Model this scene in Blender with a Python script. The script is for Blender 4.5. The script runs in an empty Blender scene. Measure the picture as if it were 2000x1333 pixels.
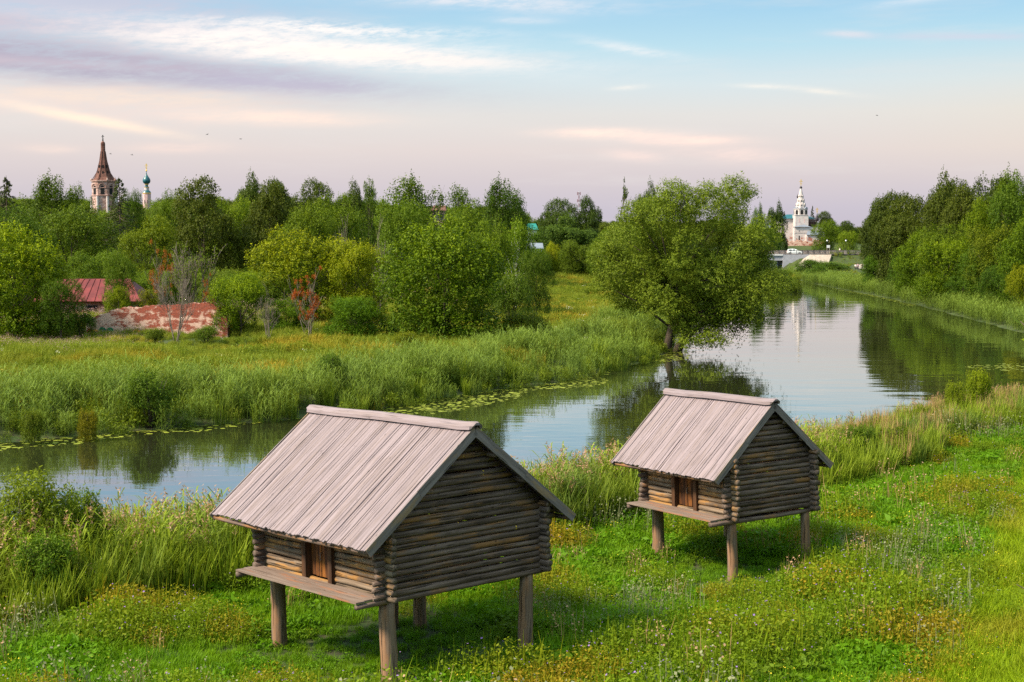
import bpy, math, random
import numpy as np
from mathutils import Vector, Matrix

# ------------------------------------------------------------------ basics
sc = bpy.context.scene
COL = sc.collection
FPX, HOR, CH = 2800.0, 468.0, 9.5            # focal length in photo pixels, horizon row, eye height above water
PITCH = math.atan((666.5 - HOR) / FPX)
CP, SP = math.cos(PITCH), math.sin(PITCH)


def at(px, py, Y):
    """world point seen at photo pixel (px, py) at distance Y along the view"""
    dx = (px - 1000) / FPX
    dz = (666.5 - py) / FPX
    d = (dx, CP + dz * SP, -SP + dz * CP)
    k = Y / d[1]
    return Vector((d[0] * k, Y, CH + d[2] * k))


def zat(py, Y):
    return at(1000, py, Y).z


def xat(px, Y, z):
    return (px - 1000) / FPX * (Y * CP - (z - CH) * SP)


def sstep(x, a, b):
    t = np.clip((np.asarray(x, float) - a) / (b - a), 0, 1)
    return t * t * (3 - 2 * t)


# value noise -------------------------------------------------------------
_nr = np.random.RandomState(7).rand(256, 256)


def vnoise(x, y, s):
    x = np.asarray(x, float) / s + 37.3
    y = np.asarray(y, float) / s + 91.7
    i, j = np.floor(x).astype(int), np.floor(y).astype(int)
    fx, fy = x - i, y - j
    fx, fy = fx * fx * (3 - 2 * fx), fy * fy * (3 - 2 * fy)
    g = lambda a, b: _nr[a % 256, b % 256]
    return (g(i, j) * (1 - fx) + g(i + 1, j) * fx) * (1 - fy) + (g(i, j + 1) * (1 - fx) + g(i + 1, j + 1) * fx) * fy


# ------------------------------------------------------------------ terrain
LEFT = np.array([(-400, -20), (-150, 30), (-60, 50), (-24, 67), (-11.4, 76), (-7.4, 80), (-3, 88), (3.4, 96), (9.8, 110), (13.2, 121),
                 (16, 150), (26, 200), (42, 262), (53, 325), (57, 400), (57, 640)], float)
RIGHT = np.array([(73, 640), (73, 405), (70, 360), (68, 343), (64.5, 306), (61, 231), (58, 201), (51.8, 142), (70, 120), (130, 104), (420, 80)], float)
NEAR = np.array([(420, 50), (120, 72), (42, 86), (28.6, 79), (22, 72.5), (15, 63.5), (8, 55.5), (3, 50), (-3, 45), (-10, 40.5), (-20, 36.5), (-60, 18), (-150, -10), (-400, -60)], float)
RIVER = np.vstack([LEFT, RIGHT, NEAR])


def polydist(x, y, pl):
    x = np.asarray(x, float).ravel()
    y = np.asarray(y, float).ravel()
    best = np.full(x.shape, 1e9)
    for a, b in zip(pl[:-1], pl[1:]):
        d = b - a
        t = np.clip(((x - a[0]) * d[0] + (y - a[1]) * d[1]) / (d @ d), 0, 1)
        best = np.minimum(best, np.hypot(x - a[0] - t * d[0], y - a[1] - t * d[1]))
    return best


def inside(x, y, pl):
    x = np.asarray(x, float).ravel()
    y = np.asarray(y, float).ravel()
    c = np.zeros(x.shape, bool)
    n = len(pl)
    for i in range(n):
        x1, y1 = pl[i]
        x2, y2 = pl[(i + 1) % n]
        if y1 == y2:
            continue
        k = ((y1 > y) != (y2 > y)) & (x < (x2 - x1) * (y - y1) / (y2 - y1) + x1)
        c ^= k
    return c


def regions(x, y):
    """signed distance to the water (negative inside) and distance to each bank"""
    dl, dr, dn = polydist(x, y, LEFT), polydist(x, y, RIGHT), polydist(x, y, NEAR)
    ins = inside(x, y, RIVER)
    d = np.minimum(np.minimum(dl, dr), dn)
    return np.where(ins, -d, d), dl, dr, dn


BR_Y = 402.0       # line of the bridge and its road


def H(x, y):
    shp = np.shape(x)
    x = np.asarray(x, float).ravel()
    y = np.asarray(y, float).ravel()
    d, dl, dr, dn = regions(x, y)
    d = d + (vnoise(x, y, 3.0) - .5) * .9
    z = np.where(d < 0, -1.3 * sstep(-d, 0, 4), 0)
    bank = .10 + .54 * sstep(d, 0, 4.5)
    out = d >= 0
    side = np.argmin(np.vstack([dl, dr, dn]), axis=0)
    hl = .9 * sstep(dl, 8, 50) + 8.5 * sstep(dl, 55, 330) * (1 - .55 * sstep(x, -10, 25)) + 2.0 * sstep(y, 170, 320) + 4 * sstep(y, 420, 900)
    hr = 9 * sstep(dr, 18, 70) * (1 - sstep(y, 300, 345)) + 3 * sstep(y, 430, 520) * sstep(dr, 5, 30) + 2 * sstep(dr, 3, 20) + 3 * sstep(y, 520, 900)
    fx = 8.6 + (y - 27.5) * (13.2 / 30.5)
    hn = np.minimum(np.maximum(0, x - fx) * .42, 9) * sstep(x - fx, -.5, 3) + .10 * sstep(dn, 4, 14)
    hn = np.maximum(hn, np.clip((24.2 - y) / 21.2, 0, 1.02) * 6.9)
    add = np.choose(side, [hl, hr, hn])
    z = np.where(out, bank + add, z)
    z = z + np.where(out, (vnoise(x, y, 6) - .5) * .25 * sstep(d, 1, 5) + (vnoise(x, y, 1.7) - .5) * .12 * sstep(d, 1, 3), 0)
    # road embankment either side of the bridge
    emb = 5.28 - np.maximum(0, np.abs(y - BR_Y) - 4.5) * (.62 + 1.6 * sstep(x, 90, 86.5))
    emb = np.minimum(emb, 5.28 - np.maximum(0, 79.5 - x) * .75) * (x > 60) + np.minimum(emb, 5.28 - np.maximum(0, x - 48) * .8) * (x <= 60)
    z = np.where((np.abs(y - BR_Y) < 15) & (emb > z), emb, z)
    # churchyard terrace
    ct = 8.6 - np.maximum(0, np.hypot((x - 104) / 1.5, y - 528) - 16) * .5
    z = np.where(ct > z, ct, z)
    return z.reshape(shp)


def h1(x, y):
    return float(H(np.array([x]), np.array([y]))[0])


# ------------------------------------------------------------------ node helpers
class G:
    def __init__(s, tree):
        s.t = tree

    def n(s, typ, **kw):
        nd = s.t.nodes.new(typ)
        for k, v in kw.items():
            setattr(nd, k, v)
        return nd

    def put(s, sock, v):
        if isinstance(v, bpy.types.NodeSocket):
            s.t.links.new(v, sock)
        elif isinstance(v, (tuple, list)) and sock.type == 'RGBA' and len(v) == 3:
            sock.default_value = (*v, 1)
        else:
            sock.default_value = v

    def m(s, op, a, b=0.0, c=0.0, clamp=False):
        nd = s.n('ShaderNodeMath', operation=op, use_clamp=clamp)
        for i, v in enumerate((a, b, c)):
            s.put(nd.inputs[i], v)
        return nd.outputs[0]

    def vm(s, op, a, b=(0, 0, 0)):
        nd = s.n('ShaderNodeVectorMath', operation=op)
        s.put(nd.inputs[0], a)
        s.put(nd.inputs[1], b)
        return nd.outputs[0]

    def noise(s, vec, scale, detail=3, rough=.55, out=0):
        nd = s.n('ShaderNodeTexNoise')
        if vec is not None:
            s.put(nd.inputs['Vector'], vec)
        s.put(nd.inputs['Scale'], scale)
        nd.inputs['Detail'].default_value = detail
        nd.inputs['Roughness'].default_value = rough
        return nd.outputs[out]

    def mr(s, v, a, b, c=0.0, d=1.0, smooth=True):
        nd = s.n('ShaderNodeMapRange', interpolation_type='SMOOTHSTEP' if smooth else 'LINEAR')
        for i, q in enumerate((v, a, b, c, d)):
            s.put(nd.inputs[i], q)
        return nd.outputs[0]

    def mix(s, f, a, b, blend='MIX'):
        nd = s.n('ShaderNodeMix', data_type='RGBA', blend_type=blend)
        s.put(nd.inputs[0], f)
        s.put(nd.inputs[6], a)
        s.put(nd.inputs[7], b)
        return nd.outputs[2]

    def ramp(s, f, stops):
        nd = s.n('ShaderNodeValToRGB')
        e = nd.color_ramp.elements
        while len(e) < len(stops):
            e.new(.5)
        for el, (p, c) in zip(e, stops):
            el.position = p
            el.color = (*c, 1)
        s.put(nd.inputs[0], f)
        return nd.outputs[0]

    def attr(s, name, out='Fac'):
        return s.n('ShaderNodeAttribute', attribute_name=name).outputs[out]

    def comb(s, x, y, z):
        nd = s.n('ShaderNodeCombineXYZ')
        for i, v in enumerate((x, y, z)):
            s.put(nd.inputs[i], v)
        return nd.outputs[0]

    def sep(s, v):
        nd = s.n('ShaderNodeSeparateXYZ')
        s.put(nd.inputs[0], v)
        return nd.outputs


def newmat(name):
    m = bpy.data.materials.new(name)
    m.use_nodes = True
    m.node_tree.nodes.clear()
    g = G(m.node_tree)
    out = g.n('ShaderNodeOutputMaterial')
    return m, g, out


def principled(g, out, col, rough=.7, bump=None, bstr=.3, bdist=.02, spec=.3, metal=0):
    p = g.n('ShaderNodeBsdfPrincipled')
    g.put(p.inputs['Base Color'], col)
    g.put(p.inputs['Roughness'], rough)
    p.inputs['Specular IOR Level'].default_value = spec
    p.inputs['Metallic'].default_value = metal
    if bump is not None:
        b = g.n('ShaderNodeBump')
        b.inputs['Strength'].default_value = bstr
        b.inputs['Distance'].default_value = bdist
        g.put(b.inputs['Height'], bump)
        g.t.links.new(b.outputs[0], p.inputs['Normal'])
    g.t.links.new(p.outputs[0], out.inputs[0])
    return p


def plain(name, col, rough=.7, var=.25, scale=6, metal=0, spec=.3):
    m, g, out = newmat(name)
    tc = g.n('ShaderNodeTexCoord').outputs['Object']
    n = g.noise(tc, scale, 4)
    c = g.mix(g.mr(n, .3, .7), tuple(v * (1 - var) for v in col), tuple(min(1, v * (1 + var)) for v in col))
    principled(g, out, c, rough, n, .15, .02, spec, metal)
    return m


def leafmat(name, base, tip, alt, trans=.35, patch=0, patchcol=None, rough=.5):
    """foliage: colour runs along each shoot (tint attribute), drifts per plant, multiplied by the object's own colour"""
    m, g, out = newmat(name)
    t = g.attr('tint')
    oi = g.n('ShaderNodeObjectInfo')
    c = g.mix(t, base, tip)
    c = g.mix(g.m('MULTIPLY', oi.outputs['Random'], .55), c, alt)
    if patchcol is not None:
        n = g.noise(oi.outputs['Location'], patch, 3)
        c = g.mix(g.mr(n, .48, .66), c, patchcol)
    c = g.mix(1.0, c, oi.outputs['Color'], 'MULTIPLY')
    d = g.n('ShaderNodeBsdfPrincipled')
    g.put(d.inputs['Base Color'], c)
    d.inputs['Roughness'].default_value = rough
    d.inputs['Specular IOR Level'].default_value = .08
    tr = g.n('ShaderNodeBsdfTranslucent')
    g.put(tr.inputs[0], g.mix(1.0, c, (1.0, 1.0, .55), 'MULTIPLY'))
    mx = g.n('ShaderNodeMixShader')
    mx.inputs[0].default_value = trans
    g.t.links.new(d.outputs[0], mx.inputs[1])
    g.t.links.new(tr.outputs[0], mx.inputs[2])
    g.t.links.new(mx.outputs[0], out.inputs[0])
    return m


# ------------------------------------------------------------------ mesh helpers
class MB:
    def __init__(s):
        s.v, s.f, s.g, s.mi, s.t = [], [], [], [], []
        s.uid = random.Random(5)

    def add(s, verts, faces, mi=0, grn=None, tint=0.0):
        o = len(s.v)
        s.v += [tuple(p) for p in verts]
        s.f += [tuple(o + i for i in f) for f in faces]
        s.mi += [mi] * len(faces) if isinstance(mi, int) else list(mi)
        s.g += list(grn) if grn is not None else [tuple(p) for p in verts]
        s.t += [tint] * len(verts) if not isinstance(tint, (list, tuple)) else list(tint)

    def box(s, lo, hi, mi=0, mat=None, axis=None):
        x0, y0, z0 = lo
        x1, y1, z1 = hi
        vs = [Vector(p) for p in ((x0, y0, z0), (x1, y0, z0), (x1, y1, z0), (x0, y1, z0), (x0, y0, z1), (x1, y0, z1), (x1, y1, z1), (x0, y1, z1))]
        k = s.uid.random() * 50
        ax = axis if axis is not None else int(np.argmax([x1 - x0, y1 - y0, z1 - z0]))
        o1, o2 = [(1, 2), (0, 2), (0, 1)][ax]
        gr = [(p[ax] + k * 3, p[o1] + p[o2] * .7 + k, k) for p in vs]
        if mat is not None:
            vs = [mat @ p for p in vs]
        s.add(vs, [(0, 3, 2, 1), (4, 5, 6, 7), (0, 1, 5, 4), (1, 2, 6, 5), (2, 3, 7, 6), (3, 0, 4, 7)], mi, gr)

    def tube(s, pts, rad, n=8, mi=0, cap=True, capmi=None, jit=0, rng=random, tint=0.0):
        pts = [Vector(p) for p in pts]
        k = s.uid.random() * 50
        o = len(s.v)
        vs, gr, al = [], [], 0
        ref = None
        for i, p in enumerate(pts):
            a = pts[max(0, i - 1)]
            b = pts[min(len(pts) - 1, i + 1)]
            d = (b - a).normalized() if (b - a).length > 1e-9 else Vector((0, 0, 1))
            if ref is None:
                ref = Vector((0, 0, 1)) if abs(d.z) < .8 else Vector((1, 0, 0))
            u = d.cross(ref).normalized()
            w = u.cross(d).normalized()
            ref = w
            if i:
                al += (p - pts[i - 1]).length
            r = rad[i] if isinstance(rad, (list, tuple)) else rad
            for j in range(n):
                th = 2 * math.pi * j / n
                rr = r * (1 + (rng.uniform(-jit, jit) if jit else 0))
                vs.append(p + u * (math.cos(th) * rr) + w * (math.sin(th) * rr))
                gr.append((al + k * 3, (th if th < math.pi else 2 * math.pi - th) * r + k, k))
        fs, ms = [], []
        for i in range(len(pts) - 1):
            for j in range(n):
                fs.append((i * n + j, i * n + (j + 1) % n, (i + 1) * n + (j + 1) % n, (i + 1) * n + j))
                ms.append(mi)
        if cap:
            fs.append(tuple(range(n - 1, -1, -1)))
            fs.append(tuple((len(pts) - 1) * n + j for j in range(n)))
            ms += [mi if capmi is None else capmi] * 2
        s.add(vs, fs, ms, gr, tint)

    def lathe(s, prof, n=16, c=(0, 0, 0), mi=0, rot=0.0, closed=True):
        vs, fs = [], []
        for r, z in prof:
            for j in range(n):
                th = 2 * math.pi * (j + .5) / n + rot
                vs.append((c[0] + r * math.cos(th), c[1] + r * math.sin(th), c[2] + z))
        for i in range(len(prof) - 1):
            for j in range(n):
                fs.append((i * n + j, i * n + (j + 1) % n, (i + 1) * n + (j + 1) % n, (i + 1) * n + j))
        if closed:
            fs.append(tuple(range(n - 1, -1, -1)))
            fs.append(tuple((len(prof) - 1) * n + j for j in range(n)))
        s.add(vs, fs, mi)

    def prism(s, poly, a, b, plane='xz', mi=0, mat=None):
        """polygon (2-D) extruded from a to b along the axis left out of plane"""
        def P(q, t):
            if plane == 'xz':
                return Vector((q[0], t, q[1]))
            if plane == 'yz':
                return Vector((t, q[0], q[1]))
            return Vector((q[0], q[1], t))
        n = len(poly)
        vs = [P(q, a) for q in poly] + [P(q, b) for q in poly]
        if mat is not None:
            vs = [mat @ v for v in vs]
        fs = [tuple(range(n)), tuple(range(2 * n - 1, n - 1, -1))] + [(i, n + i, n + (i + 1) % n, (i + 1) % n) for i in range(n)]
        s.add(vs, fs, mi)

    def build(s, name, mats, parent=None, smooth=False, bevel=0):
        me = bpy.data.meshes.new(name)
        me.from_pydata(s.v, [], s.f)
        mats = mats if isinstance(mats, (list, tuple)) else [mats]
        for m in mats:
            me.materials.append(m)
        me.polygons.foreach_set('material_index', s.mi)
        a = me.attributes.new('grn', 'FLOAT_VECTOR', 'POINT')
        a.data.foreach_set('vector', np.array(s.g, float).ravel())
        a = me.attributes.new('tint', 'FLOAT', 'POINT')
        a.data.foreach_set('value', np.array(s.t, float))
        if smooth:
            me.polygons.foreach_set('use_smooth', [True] * len(me.polygons))
        me.update()
        import bmesh
        bm = bmesh.new()
        bm.from_mesh(me)
        bmesh.ops.recalc_face_normals(bm, faces=bm.faces)
        bm.to_mesh(me)
        bm.free()
        o = bpy.data.objects.new(name, me)
        COL.objects.link(o)
        if parent is not None:
            o.parent = parent
        return o


def quadmesh(name, V, F, mats, tint=None, mi=None):
    """numpy quads -> mesh"""
    me = bpy.data.meshes.new(name)
    n, q = len(V), len(F)
    me.vertices.add(n)
    me.vertices.foreach_set('co', np.ascontiguousarray(V, np.float32).ravel())
    me.loops.add(q * 4)
    me.loops.foreach_set('vertex_index', np.ascontiguousarray(F, np.int32).ravel())
    me.polygons.add(q)
    me.polygons.foreach_set('loop_start', np.arange(0, q * 4, 4, dtype=np.int32))
    me.polygons.foreach_set('loop_total', np.full(q, 4, np.int32))
    for m in (mats if isinstance(mats, (list, tuple)) else [mats]):
        me.materials.append(m)
    if mi is not None:
        me.polygons.foreach_set('material_index', np.asarray(mi, np.int32))
    if tint is not None:
        a = me.attributes.new('tint', 'FLOAT', 'POINT')
        a.data.foreach_set('value', np.ascontiguousarray(tint, np.float32))
    me.update(calc_edges=True)
    return me


def norm(a):
    return a / (np.linalg.norm(a, axis=-1, keepdims=True) + 1e-9)


def leaves(rs, C, N, L, W):
    """diamond leaf quads centred on C, facing N, half-length L, half-width W"""
    n = len(C)
    N = norm(N)
    r = norm(rs.normal(size=(n, 3)))
    T = norm(np.cross(N, r))
    B = np.cross(N, T)
    L = np.broadcast_to(L, n)[:, None]
    W = np.broadcast_to(W, n)[:, None]
    V = np.stack([C - T * L, C + B * W, C + T * L + N * L * .15, C - B * W], 1).reshape(-1, 3)
    F = np.arange(n * 4).reshape(-1, 4)
    return V, F


def link(name, me, parent=None):
    o = bpy.data.objects.new(name, me)
    COL.objects.link(o)
    if parent is not None:
        o.parent = parent
    return o


def tag(o, label, cat, group=None):
    o['label'] = label
    o['category'] = cat
    if group:
        o['group'] = group
    return o


def root(name, label, cat, loc=(0, 0, 0), rz=0, group=None):
    o = bpy.data.objects.new(name, None)
    o.empty_display_size = .2
    COL.objects.link(o)
    o.location = loc
    o.rotation_euler = (0, 0, rz)
    return tag(o, label, cat, group)


def kind(o, k):
    o['kind'] = k
    return o


# ------------------------------------------------------------------ camera, light, sky
cam = bpy.data.cameras.new('camera')
cam.sensor_width = 36
cam.lens = FPX / 2000 * 36
cam.clip_end = 9000
cam.clip_start = .1
co = bpy.data.objects.new('camera', cam)
COL.objects.link(co)
co.location = (0, 0, CH)
co.rotation_euler = (math.pi / 2 - PITCH, 0, 0)
sc.camera = co

SUN_AZ = math.radians(-112)      # measured from +Y, negative to the left
SUN_EL = math.radians(44)
sd = Vector((math.sin(SUN_AZ) * math.cos(SUN_EL), math.cos(SUN_AZ) * math.cos(SUN_EL), math.sin(SUN_EL)))
sl = bpy.data.lights.new('sun', 'SUN')
sl.energy = 4.5
sl.angle = math.radians(10)
sl.color = (1, .86, .66)
so = bpy.data.objects.new('sun', sl)
COL.objects.link(so)
so.location = (-40, -20, 60)
so.rotation_euler = sd.to_track_quat('Z', 'Y').to_euler()


def make_world():
    w = bpy.data.worlds.new('World')
    sc.world = w
    w.use_nodes = True
    w.node_tree.nodes.clear()
    g = G(w.node_tree)
    out = g.n('ShaderNodeOutputWorld')
    bg = g.n('ShaderNodeBackground')
    sky = g.n('ShaderNodeTexSky', sky_type='NISHITA')
    sky.sun_disc = False
    sky.sun_elevation = SUN_EL
    sky.sun_rotation = SUN_AZ
    sky.dust_density = 2.5
    V = g.n('ShaderNodeTexCoord').outputs['Generated']
    x, y, z = g.sep(V)
    az = g.m('MULTIPLY', g.m('ARCTAN2', x, y), 57.29578)
    el = g.m('MULTIPLY', g.m('ARCSINE', z), 57.29578)
    PA = lambda px: math.degrees(math.atan((px - 1000) / FPX))
    PE = lambda py: math.degrees(math.atan((HOR - py) / FPX))
    # clear evening sky by height
    e01 = g.mr(el, -2, 28, 0, 1, False)
    k = lambda d: (d + 2) / 30
    grad = g.ramp(e01, [(0, (.46, .42, .52)), (k(1.2), (.57, .525, .605)), (k(2.4), (.65, .58, .605)), (k(3.5), (.73, .645, .625)),
                        (k(4.9), (.73, .71, .68)), (k(6.1), (.64, .735, .76)), (k(7.5), (.46, .69, .79)), (k(9.0), (.34, .60, .78)), (k(22), (.30, .52, .75))])
    # wisps: warped coordinates
    uv = g.comb(g.m('MULTIPLY', az, .06), g.m('MULTIPLY', el, .42), 0.0)
    w1 = g.noise(uv, 1.3, 4, .6)
    w2 = g.noise(g.comb(g.m('MULTIPLY_ADD', el, .25, g.m('MULTIPLY', az, .16)), g.m('MULTIPLY', el, 1.5), 3.0), 1.6, 6, .62)
    w4 = g.noise(g.comb(g.m('MULTIPLY_ADD', el, -1.1, g.m('MULTIPLY', az, .62)), g.m('MULTIPLY', el, 2.4), 5.0), 1.5, 8, .70)
    w3 = g.noise(g.comb(g.m('MULTIPLY', az, .10), g.m('MULTIPLY', el, .8), 9.0), 1.0, 5, .6)

    def streak(px0, py0, px1, py1, hw, warp=1.0, soft=1.0, fine=.6):
        """soft streak between two directions of the sky, hw = half-width in degrees"""
        a0, e0, a1, e1 = PA(px0), PE(py0), PA(px1), PE(py1)
        ca, ce = (a0 + a1) / 2, (e0 + e1) / 2
        la = math.hypot(a1 - a0, e1 - e0) / 2
        c, s_ = (a1 - a0) / (2 * la), (e1 - e0) / (2 * la)
        da, de = g.m('SUBTRACT', az, ca), g.m('SUBTRACT', el, ce)
        u = g.m('MULTIPLY', g.m('MULTIPLY_ADD', da, c, g.m('MULTIPLY', de, s_)), 1 / la)
        v = g.m('MULTIPLY', g.m('MULTIPLY_ADD', de, c, g.m('MULTIPLY', da, -s_)), 1 / hw)
        v = g.m('ADD', v, g.m('MULTIPLY', g.m('SUBTRACT', w1, .5), 3.0 * warp))
        q = g.m('ADD', g.m('MULTIPLY', u, u), g.m('MULTIPLY', v, v))
        q = g.m('ADD', q, g.m('MULTIPLY', g.m('SUBTRACT', w2, .5), 2.2 * fine))
        e = g.m('POWER', 2.71828, g.m('MULTIPLY', g.m('MAXIMUM', q, 0.0), -1.15))
        e = g.m('MULTIPLY', e, g.mr(w4, .32, .64, 1 - .72 * fine, 1.15))
        return g.m('MULTIPLY', e, g.mr(w2, .30, .64, 1 - .55 * fine, 1.25), clamp=True)

    col = grad
    # general high thin veil everywhere
    veil = g.m('MULTIPLY', g.mr(w3, .5, .8), .35)
    col = g.mix(veil, col, (.78, .74, .72))
    S = [  # px0 py0 px1 py1 halfwidth warp soft fine  colour  strength
        (-500, 175, 640, 225, .95, .8, 1, .5, (.84, .69, .64), .75),
        (-400, 20, 620, 60, 1.5, .7, 1, .3, (.60, .55, .64), .75),
        (-600, 92, 720, 172, .88, .5, 1, .4, (.44, .40, .50), 1.0),
        (-500, 60, 250, 78, .30, .5, 1, .5, (.50, .44, .54), .8),
        (-300, 132, 420, 150, .22, .6, 1, .7, (.62, .52, .58), .6),
        (350, 165, 760, 182, .45, .6, 1, .5, (.50, .46, .58), .8),
        (150, 80, 1010, 126, .62, .5, .8, .75, (1.1, .98, .90), 1.0),
        (420, 97, 960, 126, .24, .5, .8, .6, (1.08, .93, .84), .8),
        (380, 62, 900, 74, .30, 1.0, 1, 1.6, (1.1, 1.0, .92), .9),
        (-100, 195, 560, 205, .35, .8, 1, .6, (.93, .76, .63), .7),
        (10, 218, 330, 268, .20, .3, .9, .3, (1.08, .86, .68), 1.0),
        (350, 232, 730, 238, .28, .4, 1, .4, (1.02, .80, .68), .9),
        (50, 300, 160, 302, .18, .5, 1, .5, (.92, .74, .66), .6),
        (255, 297, 440, 294, .20, .6, 1, .6, (.94, .74, .66), .7),
        (1060, 262, 1300, 266, .22, .4, 1, .6, (1.05, .82, .71), 1.0),
        (1230, 278, 1450, 280, .2, .4, 1, .5, (1.05, .80, .70), 1.0),
        (1320, 300, 1540, 312, .32, .6, 1, .6, (.93, .74, .68), .7),
        (1180, 302, 1290, 312, .22, .5, 1, .6, (.93, .74, .68), .7),
        (620, -10, 1180, 22, .36, .8, 1, .9, (.92, .86, .86), .75),
        (950, 45, 1090, 48, .14, .5, 1, .6, (.85, .83, .85), .5),
        (1130, 85, 1330, 122, .2, .5, 1, 1.0, (.90, .88, .86), .6),
        (1600, 78, 1700, 86, .14, .5, 1, .8, (.85, .76, .77), .55),
        (1680, 88, 2080, 102, .16, .5, 1, .6, (.62, .63, .74), .6),
        (1680, 35, 1960, 5, .18, .5, 1, .8, (.78, .82, .86), .5),
        (1430, 176, 1560, 180, .1, .5, 1, .8, (.93, .88, .80), .6),
        (1530, 180, 1670, 197, .12, .5, 1, .8, (.95, .88, .78), .6),
        (1190, 178, 1260, 174, .1, .5, 1, .6, (.93, .88, .80), .6),
    ]
    for a in S:
        mk = streak(*a[:8])
        col = g.mix(g.m('MULTIPLY', mk, a[9]), col, a[8])
    # warm glow low on the right, lilac low on the left
    gl = g.m('MULTIPLY', g.mr(az, 8, 26), g.m('MULTIPLY', g.mr(el, 1.5, 4.0), g.mr(el, 8.5, 4.5)))
    col = g.mix(g.m('MULTIPLY', gl, .35), col, (.80, .68, .50))
    # brightness: overall, then out-of-view sky raised as added fill, overhead and around the sun
    col = g.mix(1.0, col, (.56, .555, .555), 'MULTIPLY')
    dotn = g.n('ShaderNodeVectorMath', operation='DOT_PRODUCT')
    g.put(dotn.inputs[0], V)
    dotn.inputs[1].default_value = sd
    sunglow = g.mr(dotn.outputs['Value'], .1, 1.0, 0, 1)
    up = g.mr(el, 16, 50, 0, 1)
    gain = g.m('ADD', 1.0, g.m('ADD', g.m('MULTIPLY', up, .55), g.m('MULTIPLY', sunglow, 1.7)))
    gc = g.comb(g.m('MULTIPLY_ADD', up, .6, gain), g.m('MULTIPLY_ADD', sunglow, -.12, gain), g.m('MULTIPLY_ADD', sunglow, -.45, g.m('MULTIPLY_ADD', up, -.6, gain)))
    col = g.mix(1.0, col, gc, 'MULTIPLY')
    nis = g.mix(1.0, sky.outputs[0], (.10, .10, .10), 'MULTIPLY')
    col = g.mix(.08, col, nis)
    g.put(bg.inputs[0], col)
    bg.inputs[1].default_value = 1.0
    g.t.links.new(bg.outputs[0], out.inputs[0])
    w.cycles.sampling_method = 'MANUAL'
    w.cycles.sample_map_resolution = 512


make_world()
sc.view_settings.view_transform = 'Standard'
sc.view_settings.look = 'None'
sc.view_settings.exposure = 1.0
sc.view_settings.gamma = 1
sc.cycles.max_bounces = 6
sc.cycles.diffuse_bounces = 3
sc.cycles.glossy_bounces = 3
sc.cycles.transmission_bounces = 3
sc.cycles.sample_clamp_indirect = 5
sc.cycles.caustics_reflective = False
sc.cycles.caustics_refractive = False
sc.cycles.use_denoising = False

# ------------------------------------------------------------------ materials
def mat_ground():
    m, g, out = newmat('soil and turf')
    P = g.n('ShaderNodeNewGeometry').outputs['Position']
    n1 = g.noise(P, .25, 5)
    n2 = g.noise(P, 3.0, 4)
    c = g.mix(g.mr(n1, .35, .65), (.030, .055, .010), (.060, .085, .016))
    c = g.mix(g.mr(n2, .4, .7), c, (.040, .036, .018))
    principled(g, out, c, .95, n2, .5, .1)
    return m


def mat_water():
    m, g, out = newmat('river water')
    P = g.n('ShaderNodeNewGeometry').outputs['Position']
    x, y, z = g.sep(P)
    v1 = g.comb(g.m('MULTIPLY', x, .55), g.m('MULTIPLY', y, 1.1), 0.0)
    n1 = g.noise(v1, 1.5, 3, .5)
    v2 = g.comb(g.m('MULTIPLY', x, .12), g.m('MULTIPLY', y, .3), 4.0)
    n2 = g.noise(v2, 1.0, 2, .5)
    calm = g.mr(g.noise(g.comb(g.m('MULTIPLY', x, .02), g.m('MULTIPLY', y, .05), 8.0), 1.0, 2), .4, .62, .25, 1.0)
    hgt = g.m('ADD', g.m('MULTIPLY', g.m('MULTIPLY', n1, .009), calm), g.m('MULTIPLY', n2, .035))
    b = g.n('ShaderNodeBump')
    b.inputs['Strength'].default_value = .6
    b.inputs['Distance'].default_value = 1.0
    g.put(b.inputs['Height'], hgt)
    dif = g.n('ShaderNodeBsdfDiffuse')
    g.put(dif.inputs[0], (.022, .024, .010))
    gl = g.n('ShaderNodeBsdfGlossy')
    g.put(gl.inputs[0], (.97, .98, 1.0))
    gl.inputs['Roughness'].default_value = .02
    g.t.links.new(b.outputs[0], gl.inputs['Normal'])
    fr = g.n('ShaderNodeFresnel')
    fr.inputs[0].default_value = 1.45
    g.t.links.new(b.outputs[0], fr.inputs[1])
    fac = g.m('MULTIPLY_ADD', fr.outputs[0], .72, .30, True)
    mx = g.n('ShaderNodeMixShader')
    g.put(mx.inputs[0], fac)
    g.t.links.new(dif.outputs[0], mx.inputs[1])
    g.t.links.new(gl.outputs[0], mx.inputs[2])
    g.t.links.new(mx.outputs[0], out.inputs[0])
    return m


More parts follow.
